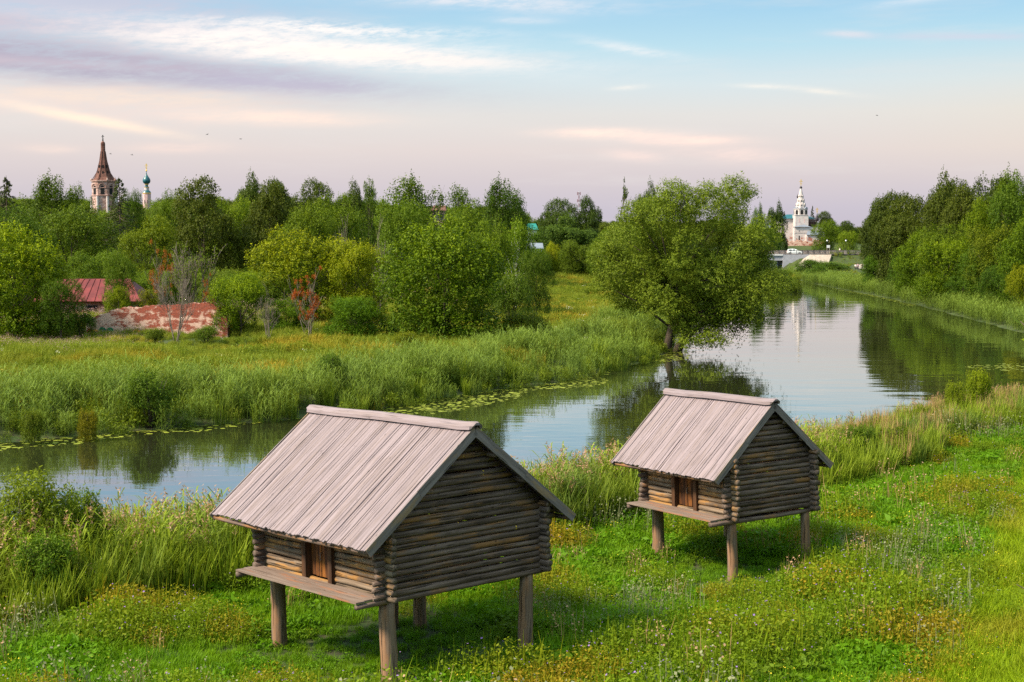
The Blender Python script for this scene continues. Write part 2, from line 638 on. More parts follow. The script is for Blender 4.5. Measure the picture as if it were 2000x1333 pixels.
def mat_wood(name, light, mid, dark, warm=None, warmamt=0, rough=.8, fine=1.0, spots=False, bstr=.5, wr=(.5, .62), ck=(.66, .72)):
    m, g, out = newmat(name)
    v = g.attr('grn', 'Vector')
    x, y, z = g.sep(v)
    vs = g.comb(g.m('MULTIPLY', x, .7), g.m('MULTIPLY', y, 22 * fine), z)
    n1 = g.noise(vs, 1.0, 5, .65)
    vl = g.comb(g.m('MULTIPLY', x, .5), g.m('MULTIPLY', y, 3), z)
    n2 = g.noise(vl, 1.6, 3)
    idn = g.noise(g.comb(z, 0.0, 0.0), 3.7, 0)
    c = g.ramp(n1, [(.28, dark), (.42, mid), (.62, light), (.8, tuple(min(1, q * 1.12) for q in light))])
    c = g.mix(g.mr(n2, .35, .75, 0, .35), c, mid)
    c = g.mix(g.mr(idn, .3, .7, 0, .45), c, g.mix(1.0, c, tuple(.62 for _ in range(3)), 'MULTIPLY'))
    if warm is not None:
        wn = g.noise(g.comb(g.m('MULTIPLY', x, .8), g.m('MULTIPLY', y, 5), z), 1.3, 4, .6)
        c = g.mix(g.m('MULTIPLY', g.mr(wn, *wr), warmamt), c, warm)
    # cracks and knots
    cr = g.noise(g.comb(g.m('MULTIPLY', x, 1.1), g.m('MULTIPLY', y, 34 * fine), g.m('ADD', z, 7.0)), 1.0, 2, .4)
    crk = g.mr(cr, *ck)
    vo = g.n('ShaderNodeTexVoronoi')
    g.put(vo.inputs['Vector'], g.comb(g.m('MULTIPLY', x, 1.3), g.m('MULTIPLY', y, 4.0), z))
    vo.inputs['Scale'].default_value = 1.6
    kn = g.mr(vo.outputs['Distance'], .10, .05)
    c = g.mix(g.m('MULTIPLY', g.m('MAXIMUM', crk, kn), .75), c, tuple(q * .45 for q in dark))
    if spots:
        vo2 = g.n('ShaderNodeTexVoronoi')
        g.put(vo2.inputs['Vector'], g.comb(g.m('MULTIPLY', x, 2.2), g.m('MULTIPLY', y, 2.2), z))
        vo2.inputs['Scale'].default_value = 1.0
        sp = g.mr(vo2.outputs['Distance'], .045, .035)
        c = g.mix(sp, c, (.65, .42, .03))
    hgt = g.m('SUBTRACT', g.m('MULTIPLY', n1, .7), g.m('MULTIPLY', crk, .8))
    principled(g, out, c, rough, hgt, bstr, .012, .2)
    return m


M = {}
M['ground'] = mat_ground()
M['water'] = mat_water()
M['roof'] = mat_wood('weathered lilac grey planks', (.285, .224, .243), (.225, .174, .189), (.115, .088, .094), (.19, .14, .132), .5, fine=1.3, wr=(.46, .62), ck=(.62, .70), bstr=.6)
M['barge'] = mat_wood('grey board', (.24, .195, .195), (.15, .12, .12), (.075, .06, .06), (.28, .17, .08), .6)
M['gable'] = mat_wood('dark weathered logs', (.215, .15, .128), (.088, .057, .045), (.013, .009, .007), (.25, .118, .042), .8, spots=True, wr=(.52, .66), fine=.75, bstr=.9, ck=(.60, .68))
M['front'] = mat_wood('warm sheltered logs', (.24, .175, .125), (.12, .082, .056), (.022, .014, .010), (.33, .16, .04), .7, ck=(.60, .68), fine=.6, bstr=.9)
M['logend'] = plain('log ends', (.115, .08, .062), .85, .5, 30)
M['door'] = mat_wood('dark brown door boards', (.15, .055, .016), (.055, .020, .008), (.012, .006, .004), (.28, .10, .016), .55, fine=.5)
M['frame'] = mat_wood('dark door posts', (.10, .045, .02), (.055, .026, .014), (.02, .012, .008))
M['shelf'] = mat_wood('porch planks', (.25, .185, .155), (.17, .118, .095), (.07, .045, .034), (.34, .11, .03), .5, wr=(.54, .66))
M['post'] = mat_wood('grey brown post', (.27, .185, .135), (.15, .095, .068), (.045, .028, .020), (.27, .13, .06), .6, fine=.55, bstr=1.0)
M['bark'] = plain('bark', (.075, .055, .040), .95, .4, 12)
M['barkgrey'] = plain('grey dead bark', (.17, .135, .11), .95, .3, 12)
M['barkwhite'] = plain('white birch bark', (.55, .53, .48), .8, .35, 9)


def mat_brick(name, red, white, wamt):
    m, g, out = newmat(name)
    tc = g.n('ShaderNodeTexCoord').outputs['Object']
    x, y, z = g.sep(tc)
    br = g.n('ShaderNodeTexBrick')
    g.put(br.inputs['Vector'], g.comb(g.m('ADD', x, y), z, 0.0))
    g.put(br.inputs['Color1'], red)
    g.put(br.inputs['Color2'], tuple(q * .6 for q in red))
    g.put(br.inputs['Mortar'], (.34, .19, .15))
    br.inputs['Scale'].default_value = 1.0
    br.inputs['Brick Width'].default_value = .30
    br.inputs['Row Height'].default_value = .105
    br.inputs['Mortar Size'].default_value = .010
    n = g.noise(g.comb(g.m('MULTIPLY', x, .8), y, g.m('MULTIPLY', z, 1.6)), 1.1, 6, .7)
    lo, hi = wamt
    # whitewash survives mostly low and at the broken end
    k = g.m('ADD', n, g.m('MULTIPLY', g.mr(x, 1.0, -5.0), .07))
    k = g.m('ADD', k, g.m('MULTIPLY', g.mr(z, 2.4, .4), .08))
    c = g.mix(g.mr(k, lo, hi), br.outputs[0], white)
    n2 = g.noise(tc, 2.2, 4)
    c = g.mix(g.mr(n2, .55, .8, 0, .4), c, (.16, .06, .04))
    principled(g, out, c, .9, br.outputs['Fac'], .4, .03)
    return m


M['ruin'] = mat_brick('ruined brick', (.36, .065, .032), (.64, .41, .33), (.525, .62))
M['housebrick'] = mat_brick('house brick', (.30, .10, .065), (.42, .33, .28), (.5, .66))
M['towerbrick'] = mat_brick('pink old brick', (.36, .20, .165), (.48, .34, .31), (.47, .62))
M['whitewash'] = None


def mat_whitewash():
    m, g, out = newmat('flaking whitewash')
    P = g.n('ShaderNodeTexCoord').outputs['Object']
    x, y, z = g.sep(P)
    n = g.noise(P, .5, 6, .7)
    low = g.mr(z, 4.0, .3)
    c = g.mix(g.mr(g.m('ADD', n, g.m('MULTIPLY', low, .20)), .66, .74), (.52, .45, .44), (.34, .11, .07))
    n2 = g.noise(P, 1.3, 4)
    c = g.mix(g.mr(n2, .42, .7, 0, .6), c, (.32, .27, .27))
    principled(g, out, c, .9, n, .2, .05)
    return m


M['whitewash'] = mat_whitewash()


def mat_tent():
    m, g, out = newmat('rusty brown tent roof')
    P = g.n('ShaderNodeTexCoord').outputs['Object']
    x, y, z = g.sep(P)
    n = g.noise(P, .9, 6, .7)
    rows = g.m('FRACT', g.m('MULTIPLY', z, 1.4))
    c = g.mix(g.mr(n, .3, .7), (.085, .034, .026), (.17, .075, .058))
    c = g.mix(g.mr(g.noise(P, 1.6, 3), .70, .74), c, (.36, .26, .23))
    c = g.mix(g.mr(rows, .0, .25, .35, 0), c, (.04, .016, .014))
    principled(g, out, c, .85)
    return m


M['tent'] = mat_tent()
M['pinkwall'] = plain('pink painted wall', (.56, .37, .36), .85, .12, 1)
M['dome'] = plain('dark teal dome', (.012, .085, .105), .35, .25, 2, .0, .5)
M['tealroof'] = plain('teal sheet roof', (.014, .10, .13), .5, .2, 1)
M['brightteal'] = plain('bright turquoise roof', (.010, .17, .145), .5, .1, 1)
M['gold'] = plain('gilded metal', (.85, .55, .12), .3, .1, 4, .6)
M['ironblack'] = plain('black iron', (.02, .018, .018), .5, .2, 4)
M['darkdome'] = plain('blackened shingle dome', (.03, .024, .03), .6, .3, 3)
M['greyroof'] = plain('grey blue sheet roof', (.17, .19, .24), .5, .12, 1)
M['opening'] = plain('dark opening', (.012, .011, .012), .9, .2, 3)
M['scaffold'] = plain('dark timber', (.10, .055, .045), .9, .3, 3)
M['concrete'] = plain('pale grey concrete', (.33, .325, .37), .85, .1, 1.2)
M['concretewarm'] = plain('warm paving slabs', (.36, .29, .25), .85, .15, 1.5)
M['asphalt'] = plain('asphalt', (.06, .058, .06), .9, .2, 3)
M['white'] = plain('white paint', (.62, .61, .63), .4, .04, 2)
M['carwhite'] = plain('white car paint', (.78, .79, .80), .25, .02, 2, 0, .6)
M['glass'] = plain('dark window glass', (.03, .04, .05), .1, .1, 2, 0, .6)
M['rubber'] = plain('tyre rubber', (.02, .02, .02), .8, .1, 4)
M['steel'] = plain('steel', (.5, .5, .52), .35, .1, 4, .8)
M['lampglass'] = plain('frosted lamp glass', (.85, .85, .88), .3, .02, 3)
M['railing'] = plain('dark railing paint', (.05, .045, .05), .6, .2, 3)
M['deckside'] = plain('tan parapet slab', (.42, .34, .30), .85, .12, 2)
M['skin'] = plain('skin', (.48, .29, .21), .6, .05, 8)
M['hair'] = plain('dark hair', (.03, .02, .015), .7, .2, 20)
M['shirtwhite'] = plain('white cloth', (.75, .74, .76), .9, .05, 8)
M['shirtlilac'] = plain('lilac cloth', (.50, .30, .42), .9, .05, 8)
M['clothdark'] = plain('dark cloth', (.03, .03, .04), .9, .1, 8)
M['redmast'] = plain('red mast paint', (.20, .075, .085), .6, .1, 2)
M['wallcream'] = plain('cream plaster', (.70, .66, .60), .85, .06, 1)
M['gr_green'] = plain('green spray paint', (.01, .16, .07), .7, .1, 5)
M['gr_blue'] = plain('blue spray paint', (.02, .30, .72), .7, .1, 5)
M['gr_red'] = plain('red spray paint', (.52, .05, .04), .7, .1, 5)
M['gr_orange'] = plain('orange spray paint', (.80, .38, .03), .7, .1, 5)


def mat_redroof():
    m, g, out = newmat('red sheet roof')
    P = g.n('ShaderNodeTexCoord').outputs['Object']
    n = g.noise(P, .9, 5)
    c = g.mix(g.mr(n, .35, .7), (.115, .016, .018), (.20, .030, .030))
    principled(g, out, c, .5, n, .1, .03)
    return m


M['redroof'] = mat_redroof()
# ------------------------------------------------------------------ log barns on stilts
def log(mb, p0, p1, r, rng, mi=0, n=10, taper=.0):
    p0, p1 = Vector(p0), Vector(p1)
    k = max(2, int((p1 - p0).length / .35))
    bend = Vector((0, 0, rng.uniform(-.022, .022)))
    pts, rad = [], []
    for i in range(k + 1):
        t = i / k
        pts.append(p0.lerp(p1, t) + bend * math.sin(t * math.pi) + Vector((0, 0, rng.uniform(-.003, .003))))
        rad.append(r * (1 + taper * (t - .5)) * rng.uniform(.94, 1.05))
    mb.tube(pts, rad, n, mi, True, 2, .02, rng)


def barn(label, W, L, ef, eb, ogr, ogl, Hr, He, hp, P0, yaw, ta, tb, d, door, seed, stilts, ridge_h=.17):
    rng = random.Random(seed)
    U = Vector((math.cos(yaw), math.sin(yaw), ta)).normalized()
    Vv = Vector((-math.sin(yaw), math.cos(yaw), tb))
    Vv = (Vv - U * U.dot(Vv)).normalized()
    Z = U.cross(Vv)
    R = Matrix((U, Vv, Z)).transposed()
    base = Vector(P0) - Z * hp
    t = root('log_barn', label, 'barn', base, 0, 'log barns on stilts')
    t.rotation_euler = R.to_euler()
    z0 = hp
    s = (Hr - He) / (W / 2 + ef)
    th = .045
    under = lambda x: Hr - s * abs(x - W / 2) - .10
    r = d * .525
    # --- side walls with gables (y = 0 and y = L)
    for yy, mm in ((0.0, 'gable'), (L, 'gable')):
        mb = MB()
        kmax = int((Hr - .15) / d)
        for k in range(kmax):
            z = d * (k + .5)
            half = W / 2 + .27
            lim = (Hr - .10 - z - r) / s
            x0, x1 = W / 2 - half, W / 2 + half
            x0 += rng.uniform(-.05, .05)
            x1 += rng.uniform(-.05, .05)
            if k == 0:
                x0 = -.72
            if z > under(0) - .62 and z < under(0) - .03:      # corbelled logs carrying the eaves
                e = (z - under(0) + .62) * .85
                x0 -= e
                x1 += e
            x0, x1 = max(x0, W / 2 - lim), min(x1, W / 2 + lim)
            if x1 - x0 < .25:
                break
            log(mb, (x0, yy, z0 + z), (x1, yy, z0 + z), r * rng.uniform(.86, 1.07), rng, 0, 12, rng.choice((-.2, -.1, .1, .2)))
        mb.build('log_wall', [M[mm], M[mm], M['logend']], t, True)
    # --- front wall (x = 0) with the door gap, back wall (x = W)
    dv0, dv1 = door
    for xx in (0.0, W):
        mb = MB()
        k = 1
        while d * k + r < under(0) + .02:
            z = z0 + d * k
            y0, y1 = -.27 + rng.uniform(-.06, .06), L + .27 + rng.uniform(-.06, .06)
            rr = r * rng.uniform(.86, 1.07)
            if xx == 0 and k >= 2:
                log(mb, (0, y0, z), (0, dv0, z), rr, rng, 0, 12)
                log(mb, (0, dv1, z), (0, y1, z), rr, rng, 0, 12)
            else:
                log(mb, (xx, y0, z), (xx, y1, z), rr, rng, 0, 12)
            k += 1
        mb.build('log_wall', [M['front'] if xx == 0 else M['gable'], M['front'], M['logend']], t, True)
    # --- floor
    mb = MB()
    for i in range(int(L / .2)):
        y0 = .02 + i * .2
        mb.box((.1, y0, z0 + .02), (W - .1, y0 + .19, z0 + .06), axis=0)
    mb.build('floor', M['post'], t)
    # --- door
    zt = z0 + under(0) - .09
    zb = z0 + d * 1.5
    mb = MB()
    nb = 4
    w = (dv1 - dv0 - .24) / nb
    for i in range(nb):
        a = dv0 + .12 + i * w
        dx = .012 * ((i * 7) % 3)
        mb.box((.02 - dx, a + .004, zb + .03), (.07 - dx, a + w - .004, zt - .03), axis=2)
    dr = mb.build('door', M['door'], t)
    mb = MB()
    for a, b in ((dv0 - .02, dv0 + .12), (dv1 - .12, dv1 + .02)):
        mb.box((-.13, a, zb - .04), (.12, b, zt), axis=2)
    mb.box((-.10, dv0 + .121, zt - .03), (.10, dv1 - .121, zt + .05), axis=1)
    mb.build('door_frame', M['frame'], dr)
    mb = MB()
    ym = dv0 + .12 + w * 1.9
    mb.tube([(.01, ym, zb + .38), (-.04, ym, zb + .38), (-.04, ym, zb + .52), (.01, ym, zb + .52)], .012, 6)
    mb.build('handle', M['shelf'], dr)
    # --- porch shelf
    mb = MB()
    px = [-.74, -.53, -.33, -.13]
    for i in range(3):
        mb.box((px[i] + .004, -.02 + rng.uniform(-.02, .02), z0 + d * 1.02 + .003 * i), (px[i + 1], L + .04 + rng.uniform(-.03, .03), z0 + d * 1.02 + .035 + .003 * i), axis=1)
    mb.build('porch_shelf', M['shelf'], t)
    # --- stilts
    for (x, y, rad, lx, ly) in stilts:
        mb = MB()
        pts, rr = [], []
        n = 9
        for i in range(n + 1):
            q = i / n
            zz = -.8 + (z0 + .03 + .8) * q
            pts.append((x + lx * (1 - q) + rng.uniform(-.008, .008), y + ly * (1 - q) + rng.uniform(-.008, .008), zz))
            rr.append(rad * (1.08 - .16 * q) * rng.uniform(.96, 1.05))
        mb.tube(pts, rr, 14, 0, True, 0, .06, rng)
        mb.build('stilt', M['post'], t, True)
    # --- roof
    mb = MB()       # purlins and ridge pole
    for q in (.22, .5, .78):
        for sg, e in ((-1, ef), (1, eb)):
            x = W / 2 + sg * (W / 2 + e) * q
            zz = z0 + Hr - s * abs(x - W / 2) - .175
            log(mb, (x, -ogr + .04, zz), (x, L + ogl - .04, zz), .055, rng, 0, 8)
    log(mb, (W / 2, -ogr + .04, z0 + Hr - .20), (W / 2, L + ogl - .04, z0 + Hr - .20), .07, rng, 0, 8)
    for sg, e in ((-1, ef), (1, eb)):
        x = W / 2 + sg * (W / 2 + e - .09)
        zz = z0 + Hr - s * abs(x - W / 2) - .15
        log(mb, (x, -ogr + .04, zz), (x, L + ogl + .02, zz), .05, rng, 0, 8)
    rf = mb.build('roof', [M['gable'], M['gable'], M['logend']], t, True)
    ang = math.atan(s)
    for sg, e in ((-1, ef), (1, eb)):
        mb = MB()
        y = -ogr
        y1 = L + ogl
        sl_len = (W / 2 + e) / math.cos(ang)
        while y < y1 - .03:
            w = rng.uniform(.07, .115)
            w = min(w, y1 - y)
            up = rng.choice((0, .003, .008)) + rng.uniform(0, .004)
            ext = rng.uniform(-.018, .022)
            if sg == -1 and y1 - 1.25 < y + w < y1:
                ext -= .05
            tilt = rng.uniform(-.012, .012)
            # rotate so the plank's x runs down the slope
            down = Vector((sg * math.cos(ang), 0, -math.sin(ang)))
            nrm = Vector((sg * math.sin(ang), 0, math.cos(ang)))
            Mx = Matrix((down, Vector((0, 1, 0)), nrm)).transposed().to_4x4()
            Mx.translation = Vector((W / 2, 0, z0 + Hr - .04))
            gap = rng.choice((.002, .004, .007))
            segs = 3
            gb = rng.uniform(0, 50)
            gm = w / 2
            prof = [(0, 0), (w * .16, .003), (w * .22, .000), (w * .28, .003), (w * .5, .004), (w * .72, .003), (w * .78, .000), (w * .84, .003), (w, 0)]
            vs, gr, fs = [], [], []
            for i in range(segs + 1):
                xx = (sl_len + ext) * i / segs
                sag = .008 * math.sin(i / segs * math.pi) * rng.uniform(-1, 1)
                for (py_, pz) in prof:
                    yy = y + gap + py_ * (w - 2 * gap) / w
                    vs.append(Mx @ Vector((xx, yy, up + .026 + pz + sag + tilt * (py_ / w - .5))))
                    gr.append((xx + gb * 3, py_ + gb, gb))
                vs.append(Mx @ Vector((xx, y + w - gap, up)))
                gr.append((xx + gb * 3, w + gb, gb))
                vs.append(Mx @ Vector((xx, y + gap, up)))
                gr.append((xx + gb * 3, gb, gb))
            q = len(prof) + 2
            for i in range(segs):
                for j in range(q):
                    fs.append((i * q + j, i * q + (j + 1) % q, (i + 1) * q + (j + 1) % q, (i + 1) * q + j))
            fs.append(tuple(range(q)))
            fs.append(tuple(segs * q + j for j in range(q)))
            mb.add(vs, fs, 0, gr)
            y += w
        mb.build('roof_slope', M['roof'], rf)
        for yy in (-ogr, L + ogl):
            mb = MB()
            y0, y1b = (yy - .035, yy - .003) if yy < 0 else (yy + .003, yy + .035)
            down = Vector((sg * math.cos(ang), 0, -math.sin(ang)))
            nrm = Vector((sg * math.sin(ang), 0, math.cos(ang)))
            Mx = Matrix((down, Vector((0, 1, 0)), nrm)).transposed().to_4x4()
            Mx.translation = Vector((W / 2, 0, z0 + Hr - .04))
            mid = sl_len * rng.uniform(.45, .6)
            mb.box((.02, y0, -.135), (mid - .002, y1b, .045), 0, Mx, 0)
            mb.box((mid + .002, y0 - .002, -.14), (sl_len - .0, y1b - .002, .04), 0, Mx, 0)
            mb.build('barge_board', M['barge'], rf)
    # ridge cap: a hollowed beam laid over the joint, ends notched
    mb = MB()
    prof = [(-.17, -.115), (-.16, -.05), (-.05, .030), (.05, .030), (.16, -.05), (.17, -.115), (.125, -.12), (.06, -.03), (-.06, -.03), (-.125, -.12)]
    ys = [-ogr - .10, -ogr - .03, 0, L * .33, L * .66, L, L + ogl + .03, L + ogl + .10]
    vs, gr, fs = [], [], []
    for i, yy in enumerate(ys):
        k = .8 if i in (0, len(ys) - 1) else 1
        for j, (a, b) in enumerate(prof):
            sh = (.05 if yy < 0 else -.05) if (i in (0, len(ys) - 1) and j in (0, 5, 6, 9)) else 0
            vs.append((W / 2 + a * k, yy + sh, z0 + Hr + .055 + b * (1.05 if k == 1 else .8) + .012 * math.sin(i * 2.1)))
            gr.append((yy, a + b + 3, 7 + seed))
    q = len(prof)
    for i in range(len(ys) - 1):
        for j in range(q):
            fs.append((i * q + j, i * q + (j + 1) % q, (i + 1) * q + (j + 1) % q, (i + 1) * q + j))
    fs.append(tuple(range(q)))
    fs.append(tuple((len(ys) - 1) * q + j for j in range(q)))
    mb.add(vs, fs, 0, gr)
    mb.build('ridge_cap', M['roof'], rf)
    return t


barn('larger grey log barn on stilts, nearer the viewer', 4.044, 4.338, .697, .70, .339, 1.079, 3.319, 1.22, 1.436, (-2.431, 27.302, CH - 7.051), .725, -.002, -.027, .126,
     (1.68, 2.72), 3, [(.08, .10, .165, -.02, -.10), (3.74, .10, .155, -.04, .05), (.20, 4.338 - .14, .165, 0, 0), (3.5, 3.5, .15, 0, 0), (3.05, 3.95, .15, 0, 0)])
barn('smaller log barn on stilts, set farther back toward the river', 2.722, 3.617, .683, .642, .169, .773, 3.088, 1.247, 1.372, (5.703, 36.754, CH - 7.367), .54, .018, -.029, .138,
     (1.32, 2.36), 8, [(.06, .08, .135, -.03, -.02), (2.722 - .14, .08, .125, .02, .02), (.16, 3.617 - .2, .17, 0, 0), (2.5, 3.2, .13, 0, 0)])

# ------------------------------------------------------------------ ground and water
def axis(lo, hi, fine_lo, fine_hi, step, grow=1.16):
    a = list(np.arange(fine_lo, fine_hi, step))
    s, v = step, a[-1]
    while v < hi:
        s = min(s * grow, 120)
        v += s
        a.append(v)
    s, v = step, a[0]
    pre = []
    while v > lo:
        s = min(s * grow, 120)
        v -= s
        pre.append(v)
    return np.array(pre[::-1] + a)


xs = axis(-2600, 2600, -34, 40, .6, 1.06)
ys = np.concatenate([np.arange(-60, 22, 3.0), np.arange(22, 125, .7), np.arange(125, 430, 3.0), axis(430, 3400, 430, 440, 5, 1.12)])
X, Y = np.meshgrid(xs, ys)
Zg = H(X, Y)
nx, ny = len(xs), len(ys)
ii = np.arange(nx * ny).reshape(ny, nx)
F = np.stack([ii[:-1, :-1], ii[:-1, 1:], ii[1:, 1:], ii[1:, :-1]], -1).reshape(-1, 4)
gm = quadmesh('ground', np.stack([X, Y, Zg], -1).reshape(-1, 3), F, M['ground'])
gm.polygons.foreach_set('use_smooth', [True] * len(gm.polygons))
kind(link('ground', gm), 'structure')
wm = quadmesh('river', np.array([(-420, -80, 0), (430, -80, 0), (430, 660, 0), (-420, 660, 0)], float), np.array([[0, 1, 2, 3]]), M['water'])
kind(link('river', wm), 'structure')
# ------------------------------------------------------------------ foliage materials
L = {}
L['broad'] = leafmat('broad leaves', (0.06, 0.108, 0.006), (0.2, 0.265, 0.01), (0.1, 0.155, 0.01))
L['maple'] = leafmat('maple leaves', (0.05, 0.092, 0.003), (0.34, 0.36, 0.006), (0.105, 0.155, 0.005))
L['dark'] = leafmat('dark leaves', (0.042, 0.062, 0.008), (0.13, 0.155, 0.014), (0.07, 0.09, 0.01))
L['needle'] = leafmat('needles', (0.024, 0.038, 0.012), (0.068, 0.084, 0.02), (0.04, 0.052, 0.014), .15)
L['willow'] = leafmat('willow leaves', (0.05, 0.088, 0.006), (0.235, 0.285, 0.022), (0.11, 0.155, 0.012))
L['dome'] = leafmat('dense willow leaves', (0.034, 0.07, 0.01), (0.125, 0.185, 0.018), (0.065, 0.105, 0.012))
L['red'] = leafmat('rust red leaves', (.27, .045, .012), (.46, .085, .016), (.30, .10, .02))
L['shrub'] = leafmat('shrub leaves', (0.055, 0.095, 0.007), (0.205, 0.25, 0.016), (0.1, 0.14, 0.012))
L['reed'] = leafmat('reed blades', (0.062, 0.105, 0.014), (0.2, 0.27, 0.042), (0.15, 0.205, 0.024), .3, .14, (.14, .20, .035))
L['reednear'] = leafmat('near reed blades', (0.06, 0.11, 0.008), (0.26, 0.32, 0.022), (0.16, 0.22, 0.016), .3, .3, (.12, .17, .03))
L['plume'] = leafmat('reed plumes', (.36, .21, .12), (.52, .34, .22), (.40, .22, .13), .3)
L['spike'] = leafmat('seed spikes', (.08, .11, .02), (.44, .26, .12), (.30, .20, .09), .2)
L['meadow'] = leafmat('meadow grass', (0.085, 0.135, 0.012), (0.25, 0.295, 0.028), (0.2, 0.2, 0.02), .35, .09, (.38, .28, .03))
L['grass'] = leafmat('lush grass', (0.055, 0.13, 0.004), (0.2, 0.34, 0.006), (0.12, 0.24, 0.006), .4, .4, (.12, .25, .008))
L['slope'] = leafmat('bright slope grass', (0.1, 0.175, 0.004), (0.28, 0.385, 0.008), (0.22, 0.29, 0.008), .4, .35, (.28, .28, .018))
L['weed'] = leafmat('weed leaves', (0.045, 0.125, 0.004), (0.14, 0.285, 0.008), (0.09, 0.2, 0.006), .4, .5, (.13, .20, .014))
L['herb'] = leafmat('yellowing herb leaves', (0.06, 0.125, 0.006), (0.22, 0.29, 0.012), (0.12, 0.2, 0.008), .4, .6, (.32, .22, .016))
L['grey'] = leafmat('grey green seed heads', (0.085, 0.12, 0.03), (0.3, 0.3, 0.18), (0.2, 0.19, 0.1), .3)
L['violet'] = leafmat('violet petals', (.26, .14, .46), (.36, .20, .58), (.34, .22, .40), .3)
L['yellow'] = leafmat('yellow petals', (.65, .55, .03), (.75, .62, .04), (.6, .38, .03), .3)
L['cream'] = leafmat('cream umbels', (.62, .60, .42), (.72, .70, .55), (.6, .55, .35), .3)
L['pink'] = leafmat('pink flower spikes', (.52, .24, .32), (.62, .36, .42), (.5, .3, .25), .3)
L['pad'] = leafmat('lily pads', (.20, .25, .03), (.30, .33, .05), (.22, .22, .03), .1)


# ------------------------------------------------------------------ crowns
def sprays(rs, blobs, n, length, per, lw, up=.45, spread=.35, lo=-.55, inner=.55, droop=0.0, clip=None):
    """shoots of leaves growing out of a set of ellipsoids (cx, cy, cz, rx, ry, rz); returns quads and tint"""
    B = np.array(blobs, float)
    area = (B[:, 3] * B[:, 4] + B[:, 3] * B[:, 5] + B[:, 4] * B[:, 5])
    bi = rs.choice(len(B), n, p=area / area.sum())
    b = B[bi]
    d = norm(rs.normal(size=(n, 3)))
    d[:, 2] = np.where(d[:, 2] < lo, -d[:, 2] * rs.rand(n), d[:, 2])
    d = norm(d)
    fr = inner + (1 - inner) * rs.rand(n) ** .5
    P = b[:, :3] + d * b[:, 3:6] * fr[:, None]
    # drop shoots buried deep in another blob
    keep = np.ones(n, bool)
    for k, q in enumerate(B):
        e = (((P - q[:3]) / q[3:6]) ** 2).sum(1)
        keep &= ~((e < .42) & (bi != k))
    P, d, b = P[keep], d[keep], b[keep]
    n = len(P)
    D = norm(d * (1 - up) + np.array([0, 0, up]) + rs.normal(size=(n, 3)) * .25)
    ln = length * (.6 + .8 * rs.rand(n))
    t = np.tile(np.linspace(.05, 1, per), (n, 1)) + rs.normal(size=(n, per)) * .04
    C = P[:, None, :] + D[:, None, :] * (t * ln[:, None])[..., None]
    C = C + rs.normal(size=(n, per, 3)) * (length * spread * (1.05 - .75 * np.clip(t, 0, 1)))[..., None]
    if droop:
        C[..., 2] -= droop * (t ** 2) * ln[:, None]
    N = norm(d[:, None, :] * .7 + np.array([0, 0, .55]) + rs.normal(size=(n, per, 3)) * .55)
    tint = np.clip(t * .65 + rs.rand(n, 1) * .35 - .1 + rs.normal(size=(n, per)) * .08, 0, 1)
    # tint rises with height, so higher shoots take more of the tip colour
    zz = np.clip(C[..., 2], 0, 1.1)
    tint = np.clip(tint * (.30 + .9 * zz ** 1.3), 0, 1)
    C, N, tint = C.reshape(-1, 3), N.reshape(-1, 3), tint.ravel()
    k = C[:, 2] > .005
    C, N, tint = C[k], N[k], tint[k]
    sz = lw[0] * (.7 + .6 * rs.rand(len(C)))
    V, F = leaves(rs, C, N, sz, sz * lw[1])
    return V, F, np.repeat(tint, 4)


def lump(rs, c, R, n, sub=.42, flat=1.0):
    """a lumpy crown: core ellipsoid with smaller ones set into its surface"""
    bl = [(*c, R[0] * .66, R[1] * .66, R[2] * .68)]
    for i in range(n):
        d = rs.normal(size=3)
        d /= np.linalg.norm(d)
        if d[2] < -.5:
            d[2] *= -.5
        s = sub * (.5 + 1.0 * rs.rand())
        o = .60 + .42 * rs.rand()
        bl.append((c[0] + d[0] * R[0] * o, c[1] + d[1] * R[1] * o, c[2] + d[2] * R[2] * o, R[0] * s, R[1] * s, R[2] * s * flat))
    return bl


def limbs(mb, rng, targets, top, r0, lean=(0, 0), mi=0, n=7, base=(0, 0)):
    """tapered trunk with limbs running to the targets"""
    pts, rad = [], []
    for i in range(8):
        q = i / 7
        pts.append((base[0] + lean[0] * q + rng.uniform(-.008, .008), base[1] + lean[1] * q + rng.uniform(-.008, .008), -.03 + (top + .03) * q))
        rad.append(r0 * (1.25 if i == 0 else 1) * (1 - .8 * q))
    mb.tube(pts, rad, n, mi)
    for tx, ty, tz in targets:
        q = min(.85, max(.12, (tz * .55) / top)) * rng.uniform(.75, 1.05)
        a = Vector(pts[min(7, int(q * 7))])
        b = Vector((tx, ty, tz))
        mid = a.lerp(b, .5) + Vector((rng.uniform(-.02, .02), rng.uniform(-.02, .02), .03))
        mb.tube([a, a.lerp(mid, .6), mid, b], [r0 * .42, r0 * .34, r0 * .25, r0 * .08], 5, mi)


ARCH = {}


def archetype(key, mat, V, F, T, mb, bark='bark'):
    """store crown and trunk meshes of one kind of tree (unit height, unit width)"""
    V = V.copy()
    r = np.percentile(np.hypot(V[:, 0], V[:, 1]), 97) * 2
    z = np.percentile(V[:, 2], 99.6)
    V[:, :2] /= r
    V[:, 2] /= z
    mb.v = [(a / r, b / r, c / z) for a, b, c in mb.v]
    cm = quadmesh('crown', V, F, L[mat], T)
    tm = mb.build('trunk', M[bark], None, True)
    me = tm.data
    bpy.data.objects.remove(tm)
    ARCH[key] = (cm, me)


def cat(*a):
    V, F, T, o = [], [], [], 0
    for v, f, t in a:
        V.append(v)
        F.append(f + o)
        T.append(t)
        o += len(v)
    return np.vstack(V), np.vstack(F), np.concatenate(T)


